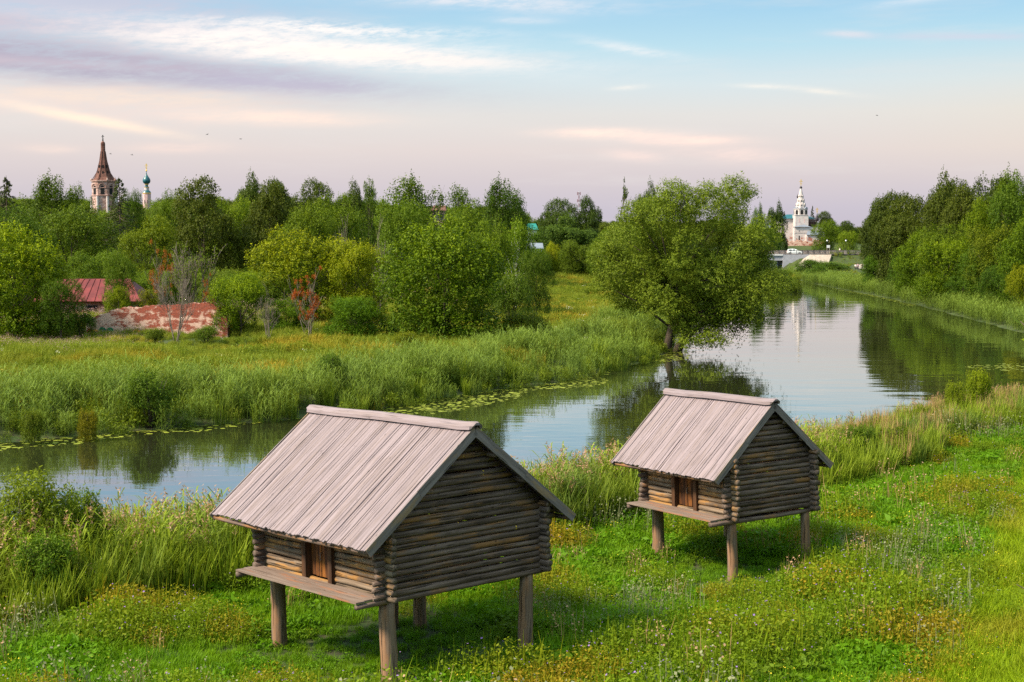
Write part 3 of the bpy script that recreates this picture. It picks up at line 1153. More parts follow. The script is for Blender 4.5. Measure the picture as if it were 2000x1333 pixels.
def make_archetypes():
    for s in range(3):      # dense broad maple, foliage to the ground
        rs, rng = np.random.RandomState(10 + s), random.Random(10 + s)
        bl = lump(rs, (0, 0, .50), (.44, .44, .43), 30, .26)
        bl += [(.28 * math.cos(a), .28 * math.sin(a), .2, .22, .22, .2) for a in rs.rand(6) * 6.28]
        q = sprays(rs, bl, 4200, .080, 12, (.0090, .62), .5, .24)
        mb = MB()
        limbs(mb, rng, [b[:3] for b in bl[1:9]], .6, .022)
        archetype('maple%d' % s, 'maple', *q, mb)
    # one even, rounded maple
    rs, rng = np.random.RandomState(17), random.Random(17)
    bl = [(0, 0, .48, .36, .36, .38)]
    for i in range(40):
        d = rs.normal(size=3)
        d /= np.linalg.norm(d)
        d[2] = abs(d[2]) if d[2] < -.6 else d[2]
        k = .10 + .08 * rs.rand()
        bl.append((d[0] * .37, d[1] * .37, .48 + d[2] * .39, k, k, k))
    bl += [(.36 * math.cos(a), .36 * math.sin(a), .12, .15, .15, .13) for a in np.linspace(0, 6.28, 12)]
    bl += [(.2 * math.cos(a), .2 * math.sin(a), .14, .18, .18, .14) for a in np.linspace(0, 6.28, 7)]
    q = sprays(rs, bl, 6400, .075, 12, (.0092, .62), .55, .24, -.9)
    mb = MB()
    limbs(mb, rng, [b[:3] for b in bl[1:9]], .6, .022)
    archetype('maple3', 'maple', *q, mb)
    for s in range(3):      # ordinary broadleaf, rounded
        rs, rng = np.random.RandomState(20 + s), random.Random(20 + s)
        bl = lump(rs, (0, 0, .55), (.44, .44, .41), 24, .26)
        bl += [(.25 * math.cos(a), .25 * math.sin(a), .24, .2, .2, .2) for a in rs.rand(5) * 6.28]
        q = sprays(rs, bl, 2700, .062, 12, (.0100, .55), .4, .40)
        mb = MB()
        limbs(mb, rng, [b[:3] for b in bl[1:9]], .65, .02)
        archetype('broad%d' % s, 'broad', *q, mb)
    for s in range(3):      # dark lime / oak: heavy clumps with deep gaps
        rs, rng = np.random.RandomState(30 + s), random.Random(30 + s)
        bl = [(0, 0, .47, .33, .33, .40)]
        for i in range(28):
            zz = .18 + .72 * rs.rand()
            rr = .40 * math.sin(min(1, (1.04 - zz) * 1.35) * 1.57)
            a = rs.rand() * 6.28
            k = .11 + .07 * rs.rand()
            bl.append((rr * math.cos(a) * .85, rr * math.sin(a) * .85, zz, k * 1.25, k * 1.25, k * .8))
        bl.append((.02, 0, .92, .12, .12, .10))
        q = sprays(rs, bl, 3800, .05, 11, (.0110, .6), .3, .5)
        mb = MB()
        limbs(mb, rng, [b[:3] for b in bl[1:12]], .85, .02)
        archetype('lime%d' % s, 'dark', *q, mb)
    for s in range(3):      # round heavy oak
        rs, rng = np.random.RandomState(90 + s), random.Random(90 + s)
        bl = lump(rs, (0, 0, .54), (.45, .45, .43), 26, .27, .8)
        bl += [(.28 * math.cos(a), .28 * math.sin(a), .22, .2, .2, .18) for a in rs.rand(6) * 6.28]
        q = sprays(rs, bl, 3600, .05, 11, (.0112, .6), .3, .5)
        mb = MB()
        limbs(mb, rng, [b[:3] for b in bl[1:12]], .7, .02)
        archetype('oak%d' % s, 'dark', *q, mb)
    for s in range(3):      # airy upright birch / poplar with separate rising boughs
        rs, rng = np.random.RandomState(40 + s), random.Random(40 + s)
        bl, tg = [], []
        for i in range(26):
            zz = .22 + .75 * (i + rs.rand()) / 26
            rr = (.38 if zz < .6 else .38 * (1.06 - zz) / .46) * (.35 + .75 * rs.rand())
            a = i * 2.4 + rs.rand()
            k = .045 + .055 * rs.rand() * (1.2 - zz)
            c = (rr * math.cos(a), rr * math.sin(a), min(zz + rr * .35, 1.0))
            tg.append(c)
            bl.append((*c, k, k, k * 1.9))
            bl.append((c[0] * .6, c[1] * .6, c[2] - .06, k, k, k * 1.6))
        q = sprays(rs, bl, 1200, .07, 10, (.0110, .6), .6, .36)
        mb = MB()
        limbs(mb, rng, tg, .98, .014)
        archetype('birch%d' % s, 'broad', *q, mb, 'barkwhite' if s == 0 else 'bark')
    for s in range(2):      # spruce: tiers of drooping boughs
        rs, rng = np.random.RandomState(50 + s), random.Random(50 + s)
        Cs, Ns, Ts = [], [], []
        mb = MB()
        mb.tube([(0, 0, -.03), (.005, 0, .5), (0, .003, 1.0)], [.02, .012, .002], 7)
        for i in range(150):
            zz = .06 + .93 * (i / 150) ** .85
            R = .5 * (1 - zz) ** .85 * (.7 + .5 * rs.rand()) + .012
            a = rs.rand() * 6.283
            m = int(12 + 60 * R)
            t = np.sqrt(rs.rand(m))
            wid = R * .20 * (1.1 - t)
            lat = rs.normal(size=m) * wid
            ca, sa = math.cos(a), math.sin(a)
            zz_ = zz - .30 * R * t + .16 * R * t ** 3 - rs.rand(m) * .022
            Cs.append(np.stack([ca * R * t - sa * lat, sa * R * t + ca * lat, zz_], 1))
            Ns.append(rs.normal(size=(m, 3)) * .5 + np.array([0, 0, .8]))
            Ts.append(np.clip(t * .8 + rs.rand(m) * .25, 0, 1))
            if i % 2 == 0:
                mb.tube([(0, 0, zz), (ca * R * .5, sa * R * .5, zz - .12 * R), (ca * R * .95, sa * R * .95, zz - .15 * R)], [.005, .003, .001], 4)
        C = np.vstack(Cs)
        V, F = leaves(rs, C, np.vstack(Ns), .017 * (.7 + .6 * rs.rand(len(C))), .006)
        archetype('spruce%d' % s, 'needle', V, F, np.repeat(np.concatenate(Ts), 4), mb)
    for s in range(3):      # shrub, many stems from the ground
        rs, rng = np.random.RandomState(60 + s), random.Random(60 + s)
        bl = lump(rs, (0, 0, .42), (.44, .44, .46), 11, .40)
        q = sprays(rs, bl, 1000, .17, 12, (.022, .38), .62, .26)
        mb = MB()
        for i in range(9):
            a, k = rs.rand() * 6.28, .15 + .25 * rs.rand()
            mb.tube([(.04 * math.cos(a), .04 * math.sin(a), -.05), (k * .5 * math.cos(a), k * .5 * math.sin(a), .4), (k * math.cos(a), k * math.sin(a), .8)], [.014, .010, .004], 5)
        archetype('shrub%d' % s, 'shrub', *q, mb)
    # dense dome-shaped willow
    rs, rng = np.random.RandomState(70), random.Random(70)
    bl = lump(rs, (0, 0, .45), (.47, .42, .44), 30, .25)
    q = sprays(rs, bl, 2600, .06, 11, (.014, .4), .35, .45)
    mb = MB()
    limbs(mb, rng, [b[:3] for b in bl[1:9]], .6, .02)
    archetype('dome0', 'dome', *q, mb)


def twigs(mb, rng, p, d, ln, r, depth, mi=0, spread=.55, tips=None, up=.25):
    """recursive bare branching"""
    p, d = Vector(p), Vector(d).normalized()
    n = 4
    r = max(r, .0032)
    pts, rad = [p], [r]
    q, dd = p, d
    for i in range(n):
        dd = (dd + Vector((rng.uniform(-1, 1), rng.uniform(-1, 1), rng.uniform(-1, 1))) * .13 + Vector((0, 0, up * .12))).normalized()
        q = q + dd * (ln / n)
        pts.append(q)
        rad.append(r * (1 - .55 * (i + 1) / n))
    mb.tube(pts, rad, 5 if depth > 1 else 3, mi)
    if tips is not None and depth <= 1:
        tips.append((q, dd))
    if depth > 0:
        for k in range(3 if depth > 1 else 3):
            i = rng.randint(1, n)
            nd = (dd + Vector((rng.uniform(-1, 1), rng.uniform(-1, 1), rng.uniform(-.4, 1))) * spread).normalized()
            twigs(mb, rng, pts[i], nd, ln * rng.uniform(.55, .8), rad[i] * .62, depth - 1, mi, spread, tips, up)


def bare_arch(key, seed, stems, depth, leafmatname, nleaf, bark='barkgrey', lsize=.02, spread=.5, r=.013):
    rng, rs = random.Random(seed), np.random.RandomState(seed)
    mb = MB()
    tips = []
    for i in range(stems):
        a = rng.uniform(0, 6.28)
        k = .0 if stems == 1 else rng.uniform(.12, .42)
        twigs(mb, rng, (.03 * math.cos(a), .03 * math.sin(a), -.04), (k * math.cos(a), k * math.sin(a), 1), .45, r, depth, 0, spread, tips)
    z = max(v[2] for v in mb.v)
    w = max(max(abs(v[0]), abs(v[1])) for v in mb.v) * 2
    mb.v = [(v[0] / w, v[1] / w, v[2] / z) for v in mb.v]
    tm = mb.build('trunk', M[bark], None, True)
    me = tm.data
    bpy.data.objects.remove(tm)
    P = np.array([(t[0].x / w, t[0].y / w, t[0].z / z) for t in tips])
    if nleaf:
        rs.shuffle(P)
        i = rs.randint(0, max(1, int(len(P) * (.30 if leafmatname == 'red' else .5))), nleaf)
        C = P[i] + rs.normal(size=(nleaf, 3)) * .02
        V, F = leaves(rs, C, rs.normal(size=(nleaf, 3)) + np.array([0, 0, .6]), lsize * (.6 + .8 * rs.rand(nleaf)), lsize * .4)
        ARCH[key] = (quadmesh('crown', V, F, L[leafmatname], np.repeat(rs.rand(nleaf), 4)), me)
    else:
        ARCH[key] = (None, me)


make_archetypes()
bare_arch('bare0', 81, 5, 4, None, 0, spread=.5, r=.013)
bare_arch('bare1', 82, 3, 4, None, 0, spread=.62, r=.015)
bare_arch('half0', 83, 1, 4, 'dark', 700, 'bark', .022, .6)
bare_arch('rust0', 84, 4, 3, 'red', 2600, 'barkgrey', .012, .55, r=.013)
bare_arch('thin0', 85, 9, 4, 'shrub', 2600, 'barkgrey', .015, .35, .008)


def tree(name, label, catg, arch, px, Y, w_px, top_py, tint=(1, 1, 1), group=None, base_z=None, rot=None, zsink=0.0, minw=None):
    """a tree standing at column px and distance Y, w_px wide and reaching up to row top_py in the photograph"""
    k = random.Random(int(px * 7 + Y * 13))
    z = base_z
    x = xat(px, Y, 3.0)
    if z is None:
        z = h1(x, Y)
    x = xat(px, Y, z + 3)
    h = max(.3, zat(top_py, Y) - z)
    w = w_px * Y / FPX
    r = root(name, label, catg, (x, Y, z - zsink), rot if rot is not None else k.uniform(0, 6.28), group)
    r.scale = (w, w, h + zsink)
    cm, tm = ARCH[arch]
    o = link('trunk', tm, r)
    if cm is not None:
        c = link('crown', cm, r)
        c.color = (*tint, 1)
    return r
# ------------------------------------------------------------------ the leaning willow at the bend
def willow():
    rs, rng = np.random.RandomState(5), random.Random(5)
    Y0 = 121.0
    bx = xat(1303, Y0, 1)
    base = Vector((bx, Y0, h1(bx, Y0) - .1))
    t = root('willow_tree', 'large spreading willow leaning over the river at the bend', 'tree', base)
    px = [(1285, 425, 78, 50), (1385, 428, 75, 55), (1330, 400, 60, 35), (1425, 420, 45, 45), (1225, 470, 62, 50), (1320, 500, 90, 60), (1440, 475, 55, 50), (1205, 535, 55, 50),
          (1300, 570, 85, 55), (1400, 545, 75, 55), (1495, 565, 45, 32), (1465, 515, 48, 45), (1365, 610, 70, 45), (1440, 590, 55, 40), (1250, 575, 50, 36), (1335, 625, 34, 28),
          (1425, 632, 38, 20), (1472, 622, 26, 18), (1365, 645, 36, 24), (1180, 500, 32, 28), (1185, 560, 30, 25), (1240, 420, 35, 28), (1520, 548, 24, 20), (1385, 375, 25, 14), (1320, 378, 25, 14), (1350, 665, 26, 16), (1395, 665, 30, 14), (1320, 650, 26, 18), (1420, 600, 60, 40), (1290, 600, 40, 30)]
    bl = []
    for i, (a, b, ra, rb) in enumerate(px):
        core = min(1.0, ra / 80)
        Yb = Y0 + rs.uniform(-1, 1) * 5.0 * (1.2 - core * .4)
        p = at(a, b, Yb) - base
        k = Yb / FPX
        bl.append((p.x, p.y, p.z, ra * k * .71, max(ra * k * .71, 1.5), rb * k * .68))
    for i in range(26):     # smaller leaf masses between the boughs
        j = rs.randint(0, 16)
        a = rs.uniform(0, 6.283)
        p = at(px[j][0] + px[j][2] * 1.0 * math.cos(a), px[j][1] + px[j][3] * .95 * math.sin(a), Y0 + rs.uniform(-5, 3)) - base
        if p.z > 2.2:
            q = rs.uniform(.6, 1.25)
            bl.append((p.x, p.y, p.z, q * 1.2, q * 1.2, q * .85))
    for i in range(10):     # back of the crown, away from the viewer
        a = rs.uniform(1220, 1470)
        p = at(a, rs.uniform(430, 600), Y0 + rs.uniform(3, 8)) - base
        bl.append((p.x, p.y, p.z, 2.2, 2.2, 2.0))
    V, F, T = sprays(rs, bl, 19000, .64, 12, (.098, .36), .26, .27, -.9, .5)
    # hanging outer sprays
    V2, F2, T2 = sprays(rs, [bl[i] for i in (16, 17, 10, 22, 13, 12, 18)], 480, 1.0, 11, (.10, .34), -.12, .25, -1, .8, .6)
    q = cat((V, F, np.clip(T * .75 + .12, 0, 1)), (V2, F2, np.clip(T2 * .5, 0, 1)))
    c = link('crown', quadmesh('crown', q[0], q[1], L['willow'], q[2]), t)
    mb = MB()
    main = [(0, 0, -.4), (.1, 0, .8), (.35, .1, 2.0), (.75, .2, 3.4), (1.1, .3, 5.0), (1.5, .4, 7.0), (1.9, .3, 9.0)]
    mb.tube(main, [.42, .36, .31, .28, .22, .15, .07], 10, 0, True, 0, .05, rng)
    mb.tube([(.5, -.2, -.4), (1.0, -.2, .6), (2.2, -.4, 1.8), (4.0, -.6, 3.2), (6.2, -.6, 4.6)], [.34, .28, .22, .16, .07], 9)
    mb.tube([(.9, .3, -.3), (1.5, .5, 1.2), (2.4, .8, 3.4), (3.4, 1.0, 6.0), (4.4, 1.0, 8.6)], [.3, .25, .2, .14, .06], 8)
    for b in bl[:22]:
        a = Vector(main[rng.randint(2, 5)])
        e = Vector(b[:3])
        m_ = a.lerp(e, .5) + Vector((0, 0, -.25 if e.z < a.z else .4))
        mb.tube([a, a.lerp(m_, .6), m_, e], [.13, .1, .075, .025], 6)
    mb.build('trunk', M['bark'], t, True)


willow()

# ------------------------------------------------------------------ single trees, each with a place of its own
g_ = None
LT = 'trees on the left bank'
TREES = [
    # left bank, front row
    ('maple_tree', 'big yellow green maple cut off by the left edge of the picture', 'tree', 'maple3', 28, 118, 200, 443, (.95, 1.05, .9)),
    ('maple_tree', 'rounded yellow topped maple standing forward of the wood, right of the dead brush', 'tree', 'maple3', 868, 119, 258, 430, (.66, .80, .9)),
    ('maple_tree', 'yellow green maple behind the rust red dead tree', 'tree', 'maple2', 590, 137, 215, 452, (1.05, 1.0, .9)),
    ('young_maple', 'pale yellow young maple between the dead brush and the red dead tree', 'tree', 'maple0', 695, 134, 120, 475, (1.2, 1.1, .8)),
    ('small_tree', 'dark small tree hiding the left end of the red roof', 'tree', 'broad0', 118, 116, 92, 545, (.62, .70, .8)),
    ('willow_bush', 'feathery grey green bush with bare twigs behind the brick ruin', 'bush', 'thin0', 372, 133, 150, 470, (1.0, 1.0, .85)),
    ('dead_bush', 'bare grey many stemmed bush in front of the brick ruin', 'bush', 'bare0', 342, 114, 95, 500, (1, 1, 1)),
    ('dead_tree', 'bare grey slender dead tree right of the brick ruin', 'tree', 'bare1', 524, 116, 58, 545, (1, 1, 1)),
    ('dead_tree', 'dead tree with rust red leaf clusters left of the yellow topped maple', 'tree', 'rust0', 606, 118, 100, 522, (1, 1, 1)),
    ('dead_tree', 'tree with withered orange leaves behind the feathery grey bush', 'tree', 'rust0', 312, 140, 95, 470, (.85, 1.3, 1)),
    ('dead_tree', 'low withered orange tree at the right end of the brick ruin', 'tree', 'rust0', 408, 128, 50, 535, (.75, 1.2, 1)),
    ('young_maple', 'bright green young maple at the right end of the brick ruin', 'tree', 'maple2', 470, 122, 115, 535, (.85, 1.0, .9)),
    ('young_maple', 'low green maple thicket just right of the slender dead tree', 'tree', 'maple1', 560, 122, 95, 585, (.6, .8, .9)),
    ('young_maple', 'low arching green maple left of the yellow topped maple', 'tree', 'maple0', 690, 118, 120, 580, (.6, .85, .9)),
    ('elder_tree', 'mid green tree leaning over the right half of the red roof', 'tree', 'broad1', 228, 130, 78, 492, (.9, .9, .9)),
    ('broad_tree', 'mid green tree behind the left half of the red roof', 'tree', 'broad0', 195, 160, 120, 490, (.85, .88, .9)),
    ('bush', 'green bush at the left foot of the brick ruin', 'bush', 'shrub1', 158, 117, 62, 612, (.6, .75, .8)),
    ('bush', 'low pale herb bush before the middle of the brick ruin', 'bush', 'shrub2', 300, 112, 50, 641, (1.0, .95, .8)),
    ('bush', 'low green bush before the right end of the brick ruin', 'bush', 'shrub0', 400, 113, 60, 636, (.8, .88, .8)),
    ('bush', 'green bush hiding the foot of the turquoise roofed house', 'bush', 'broad2', 1046, 326, 52, 447, (.6, .75, .9)),
    ('bush', 'green bush before the grey sheet roof at the meadow end', 'bush', 'broad0', 1046, 250, 56, 484, (.7, .8, .85)),
    ('sapling', 'yellow green sapling between the red roof and the brick ruin', 'tree', 'birch1', 232, 128, 55, 560, (1.5, 1.25, .9)),
    ('sapling', 'brownish sapling just behind the top of the brick ruin', 'tree', 'birch2', 285, 129, 75, 566, (1.35, .95, .8)),
    ('dead_tree', 'grey dead tree with bare boughs in the middle of the wood', 'tree', 'bare1', 738, 150, 70, 415, (1, 1, 1)),
    ('dead_tree', 'grey dead tree, lower and left of the other bare one in the wood', 'tree', 'bare0', 672, 165, 70, 415, (1, 1, 1)),
    ('birch_tree', 'narrow birch with a white trunk at the meadow edge', 'tree', 'birch0', 1008, 165, 78, 428, (1.05, 1.1, .9)),
    ('birch_tree', 'tall narrow green tree just left of the white trunked birch', 'tree', 'broad2', 960, 158, 92, 432, (.95, .95, .9)),
    ('bush', 'dark round bush at the right end of the wood, by the meadow', 'bush', 'broad0', 1048, 150, 66, 492, (.58, .62, .8)),
    ('bush', 'mid green bush under the white trunked birch', 'bush', 'shrub0', 995, 140, 85, 535, (.72, .82, .9)),
    ('bush', 'low yellow green bush on the meadow right of the rounded maple', 'bush', 'shrub1', 1025, 120, 95, 608, (1.0, .95, .7)),
    # second row
    ('broad_tree', 'round mid green tree in front of the brown bell tower', 'tree', 'broad1', 140, 182, 185, 400, (.85, .82, .85)),
    ('broad_tree', 'mid green tree low between the round one and the dark conical one', 'tree', 'broad2', 285, 176, 130, 425, (1.1, .95, .75)),
    ('spruce_tree', 'dark spruce standing right against the brown bell tower', 'tree', 'spruce0', 236, 205, 118, 352, (1.2, 1.2, 1.1)),
    ('lime_tree', 'dark conical lime tree, tallest in the left half of the wood', 'tree', 'lime0', 399, 186, 150, 350, (1.0, .95, .85)),
    ('lime_tree', 'dark conical lime tree, second to the right of the tallest one', 'tree', 'lime1', 528, 190, 136, 360, (.95, .92, .85)),
    ('broad_tree', 'pale green tree between the two dark conical limes', 'tree', 'broad0', 462, 200, 100, 388, (1.15, 1.1, .95)),
    ('broad_tree', 'olive green tree right of the dark conical limes', 'tree', 'broad1', 600, 182, 130, 395, (.95, .9, .8)),
    ('broad_tree', 'mid green tree behind the bare grey trees', 'tree', 'broad2', 668, 196, 110, 380, (.9, .9, .85)),
    ('broad_tree', 'mid green tree behind the yellow topped maple', 'tree', 'broad0', 785, 172, 130, 392, (.85, .88, .85)),
    ('broad_tree', 'green tree between the yellow topped maple and the tall dark birches', 'tree', 'broad1', 900, 178, 120, 398, (.9, .9, .85)),
    ('broad_tree', 'broad deep green tree under the spruces at the left edge', 'tree', 'broad2', 40, 172, 140, 410, (.65, .72, .8)),
    # skyline of the left bank
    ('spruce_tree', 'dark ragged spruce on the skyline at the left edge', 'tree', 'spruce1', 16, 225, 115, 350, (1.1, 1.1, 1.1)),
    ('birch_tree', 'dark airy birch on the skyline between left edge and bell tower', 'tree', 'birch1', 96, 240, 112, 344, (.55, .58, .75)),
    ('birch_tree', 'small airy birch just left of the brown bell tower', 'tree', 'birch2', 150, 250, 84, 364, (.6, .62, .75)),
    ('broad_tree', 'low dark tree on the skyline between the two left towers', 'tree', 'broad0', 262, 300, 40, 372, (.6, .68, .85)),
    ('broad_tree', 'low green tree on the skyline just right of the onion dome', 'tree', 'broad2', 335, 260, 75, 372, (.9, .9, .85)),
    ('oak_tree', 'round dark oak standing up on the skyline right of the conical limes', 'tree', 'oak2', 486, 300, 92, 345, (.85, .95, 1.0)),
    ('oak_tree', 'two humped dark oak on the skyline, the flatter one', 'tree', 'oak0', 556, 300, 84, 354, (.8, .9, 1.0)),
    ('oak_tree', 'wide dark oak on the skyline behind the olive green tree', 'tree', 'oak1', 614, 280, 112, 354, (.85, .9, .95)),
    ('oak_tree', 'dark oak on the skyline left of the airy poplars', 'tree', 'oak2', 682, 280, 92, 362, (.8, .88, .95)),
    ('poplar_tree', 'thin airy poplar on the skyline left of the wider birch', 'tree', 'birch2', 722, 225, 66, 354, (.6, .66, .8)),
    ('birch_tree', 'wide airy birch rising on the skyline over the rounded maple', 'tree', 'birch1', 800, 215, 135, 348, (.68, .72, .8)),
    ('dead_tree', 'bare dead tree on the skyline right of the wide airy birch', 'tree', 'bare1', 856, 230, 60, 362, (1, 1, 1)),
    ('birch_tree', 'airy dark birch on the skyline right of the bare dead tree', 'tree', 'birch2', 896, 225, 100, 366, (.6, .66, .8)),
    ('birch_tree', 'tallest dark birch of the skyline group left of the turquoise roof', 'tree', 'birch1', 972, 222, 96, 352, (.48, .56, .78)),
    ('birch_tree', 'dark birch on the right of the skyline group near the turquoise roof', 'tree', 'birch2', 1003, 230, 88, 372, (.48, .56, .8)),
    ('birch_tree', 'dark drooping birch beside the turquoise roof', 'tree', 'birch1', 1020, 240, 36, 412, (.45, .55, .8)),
    # centre, beyond the meadow
    ('round_willow', 'wide dome shaped green willow beyond the meadow', 'tree', 'dome0', 1103, 285, 138, 420, (1.0, 1.0, 1.0)),
    ('bush', 'bright yellow bush below the dome shaped willow', 'bush', 'broad1', 1078, 268, 40, 474, (2.1, 1.55, .8)),
    ('broad_tree', 'olive green tree at the far end of the meadow', 'tree', 'broad2', 1128, 262, 78, 470, (.85, .8, .85)),
    ('broad_tree', 'olive tree at the meadow end, half hidden by the leaning willow', 'tree', 'broad0', 1185, 255, 85, 462, (.85, .85, .8)),
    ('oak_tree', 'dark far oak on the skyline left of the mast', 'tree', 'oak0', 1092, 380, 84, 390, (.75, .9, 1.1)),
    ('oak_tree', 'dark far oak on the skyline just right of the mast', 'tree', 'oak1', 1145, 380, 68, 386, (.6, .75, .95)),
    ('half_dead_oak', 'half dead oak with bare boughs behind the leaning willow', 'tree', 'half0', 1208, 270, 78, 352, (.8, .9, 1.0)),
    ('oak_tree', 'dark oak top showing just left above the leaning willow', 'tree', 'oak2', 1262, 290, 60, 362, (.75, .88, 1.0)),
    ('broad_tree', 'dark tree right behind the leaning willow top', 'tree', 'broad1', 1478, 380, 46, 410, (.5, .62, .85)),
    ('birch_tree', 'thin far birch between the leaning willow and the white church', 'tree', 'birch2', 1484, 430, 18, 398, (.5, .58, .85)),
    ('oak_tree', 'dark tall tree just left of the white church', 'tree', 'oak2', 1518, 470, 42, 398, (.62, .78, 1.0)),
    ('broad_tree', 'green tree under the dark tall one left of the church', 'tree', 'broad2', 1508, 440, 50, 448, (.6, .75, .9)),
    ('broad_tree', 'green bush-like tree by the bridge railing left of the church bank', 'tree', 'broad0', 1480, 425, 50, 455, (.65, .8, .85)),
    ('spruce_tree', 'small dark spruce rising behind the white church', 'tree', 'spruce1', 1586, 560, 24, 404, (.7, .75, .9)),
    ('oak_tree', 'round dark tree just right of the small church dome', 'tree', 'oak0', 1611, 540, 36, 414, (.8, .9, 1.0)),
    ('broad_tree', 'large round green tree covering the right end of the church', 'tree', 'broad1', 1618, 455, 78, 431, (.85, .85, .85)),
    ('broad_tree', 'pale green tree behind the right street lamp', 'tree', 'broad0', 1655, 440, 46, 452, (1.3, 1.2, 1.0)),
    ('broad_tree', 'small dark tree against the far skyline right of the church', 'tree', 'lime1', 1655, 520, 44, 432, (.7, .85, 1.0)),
    ('bush', 'dark green bush at the foot of the bridge slope', 'bush', 'shrub2', 1585, 345, 60, 507, (.55, .72, .8)),
    ('bush', 'round green bush at the waterline below the bridge', 'bush', 'shrub0', 1596, 318, 46, 517, (.62, .8, .85)),
    ('bush', 'rounded reed-green bush behind the path walkers', 'bush', 'shrub1', 1622, 350, 75, 512, (.7, .85, .75)),
    # right wood
    ('lime_tree', 'dark lime tree forming the left end of the right hand wood', 'tree', 'oak1', 1736, 262, 100, 384, (.72, .78, .85)),
    ('lime_tree', 'dark lime tree, second from the left end of the right hand wood', 'tree', 'oak0', 1772, 235, 120, 385, (.85, .85, .8)),
    ('lime_tree', 'tall dark lime tree topping the right hand wood left of centre', 'tree', 'oak2', 1832, 228, 110, 347, (.85, .85, .8)),
    ('lime_tree', 'broad dark lime tree right of the tall topping one', 'tree', 'lime1', 1880, 215, 110, 366, (.9, .88, .8)),
    ('birch_tree', 'airy tall tree at the top right corner of the right hand wood', 'tree', 'birch1', 1962, 205, 90, 336, (.75, .75, .75)),
    ('broad_tree', 'dark broad tree at the right edge below the airy tall one', 'tree', 'broad1', 1992, 185, 130, 346, (.6, .68, .75)),
    ('maple_tree', 'bright green maple dome within the right hand wood', 'tree', 'maple2', 1912, 204, 92, 392, (.75, .85, .9)),
    ('broad_tree', 'olive tree filling the middle of the right hand wood', 'tree', 'broad2', 1850, 208, 120, 440, (.75, .75, .8)),
    ('maple_tree', 'yellow green maple low in front of the dark limes', 'tree', 'maple1', 1803, 219, 110, 452, (.75, .88, .9)),
    ('maple_tree', 'yellow green maple reaching the water, centre of the right bank', 'tree', 'maple0', 1845, 199, 125, 470, (.78, .9, .9)),
    ('broad_tree', 'dark green tree at the water left of the yellow green maple', 'tree', 'broad0', 1782, 226, 90, 500, (.6, .75, .85)),
    ('broad_tree', 'dark green small tree at the foot of the left end limes', 'tree', 'broad2', 1712, 258, 58, 500, (.65, .82, .85)),
    ('broad_tree', 'deep green tree over the reeds on the right bank', 'tree', 'broad1', 1912, 186, 120, 480, (.62, .72, .8)),
    ('broad_tree', 'green tree with rusty twigs in the right hand wood', 'tree', 'broad0', 1945, 184, 110, 440, (1.0, .85, .75)),
    ('maple_tree', 'yellow green maple cut off by the right edge of the picture', 'tree', 'maple1', 2012, 166, 120, 425, (.6, .75, .85)),
    ('maple_tree', 'small yellow maple low at the right edge above the reeds', 'tree', 'maple2', 2000, 162, 75, 520, (1.15, 1.0, .8)),
    ('broad_tree', 'dark low tree between the reeds and the deep green tree', 'tree', 'broad2', 1960, 174, 90, 520, (.5, .62, .75)),
    ('broad_tree', 'dark low tree overhanging the water left of the reeds', 'tree', 'broad1', 1880, 191, 85, 535, (.5, .62, .75)),
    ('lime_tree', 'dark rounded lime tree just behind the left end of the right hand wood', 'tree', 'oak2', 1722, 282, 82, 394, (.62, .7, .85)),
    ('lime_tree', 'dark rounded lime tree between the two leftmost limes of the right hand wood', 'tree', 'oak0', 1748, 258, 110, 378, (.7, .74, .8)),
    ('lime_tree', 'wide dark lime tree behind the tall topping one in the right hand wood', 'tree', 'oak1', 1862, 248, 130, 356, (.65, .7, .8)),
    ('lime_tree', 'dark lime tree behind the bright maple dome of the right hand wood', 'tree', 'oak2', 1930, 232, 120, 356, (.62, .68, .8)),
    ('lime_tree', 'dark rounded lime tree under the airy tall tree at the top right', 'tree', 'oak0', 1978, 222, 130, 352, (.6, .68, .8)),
    # bushes along the left river edge and the near bank
    ('willow_bush', 'large round green willow bush at the left water edge', 'bush', 'shrub0', 290, 71.5, 112, 722, (.72, .85, .8)),
    ('willow_bush', 'green bush among the reeds behind the larger barn roof', 'bush', 'shrub1', 645, 82, 62, 690, (.7, .85, .8)),
    ('bush', 'light green bush at the far water edge, upper left of the barn ridge', 'bush', 'shrub2', 552, 77, 70, 762, (1.2, 1.1, .75)),
    ('bush', 'bright yellow green bush on the left meadow before the maple', 'bush', 'shrub1', 795, 106, 60, 648, (1.3, 1.1, .6)),
    ('bush', 'rounded green bush at the water right of the barn ridge', 'bush', 'shrub2', 822, 86, 62, 718, (.75, .9, .7)),
    ('bush', 'yellowing low bush at the left water edge', 'bush', 'shrub1', 172, 67.3, 46, 800, (1.35, .9, .5)),
    ('bush', 'pale low bush at the water near the left edge', 'bush', 'shrub2', 62, 66.2, 55, 800, (1.0, .95, .8)),
    ('willow_bush', 'yellow green willow bush on the near bank at the left edge', 'bush', 'shrub0', 40, 36.2, 200, 922, (1.15, 1.1, .8)),
    ('willow_bush', 'thin leaved willow bush on the near bank against bright water', 'bush', 'shrub1', 150, 36.8, 130, 952, (1.05, 1.1, .8)),
    ('willow_bush', 'low green bush nearer the viewer under the left edge willow bushes', 'bush', 'shrub2', 85, 33.5, 150, 1040, (.75, .95, .8)),
    ('bush', 'bright yellow green shoots above the near bank at right', 'bush', 'shrub2', 1912, 73, 52, 722, (1.5, 1.4, .6)),
    ('bush', 'yellow green shoots left of the brightest ones on the near bank', 'bush', 'shrub1', 1868, 71, 46, 745, (1.35, 1.25, .6)),
    ('bush', 'low yellow green bush beside the reeds right of the smaller barn', 'bush', 'shrub0', 1808, 66, 58, 790, (1.2, 1.15, .65)),
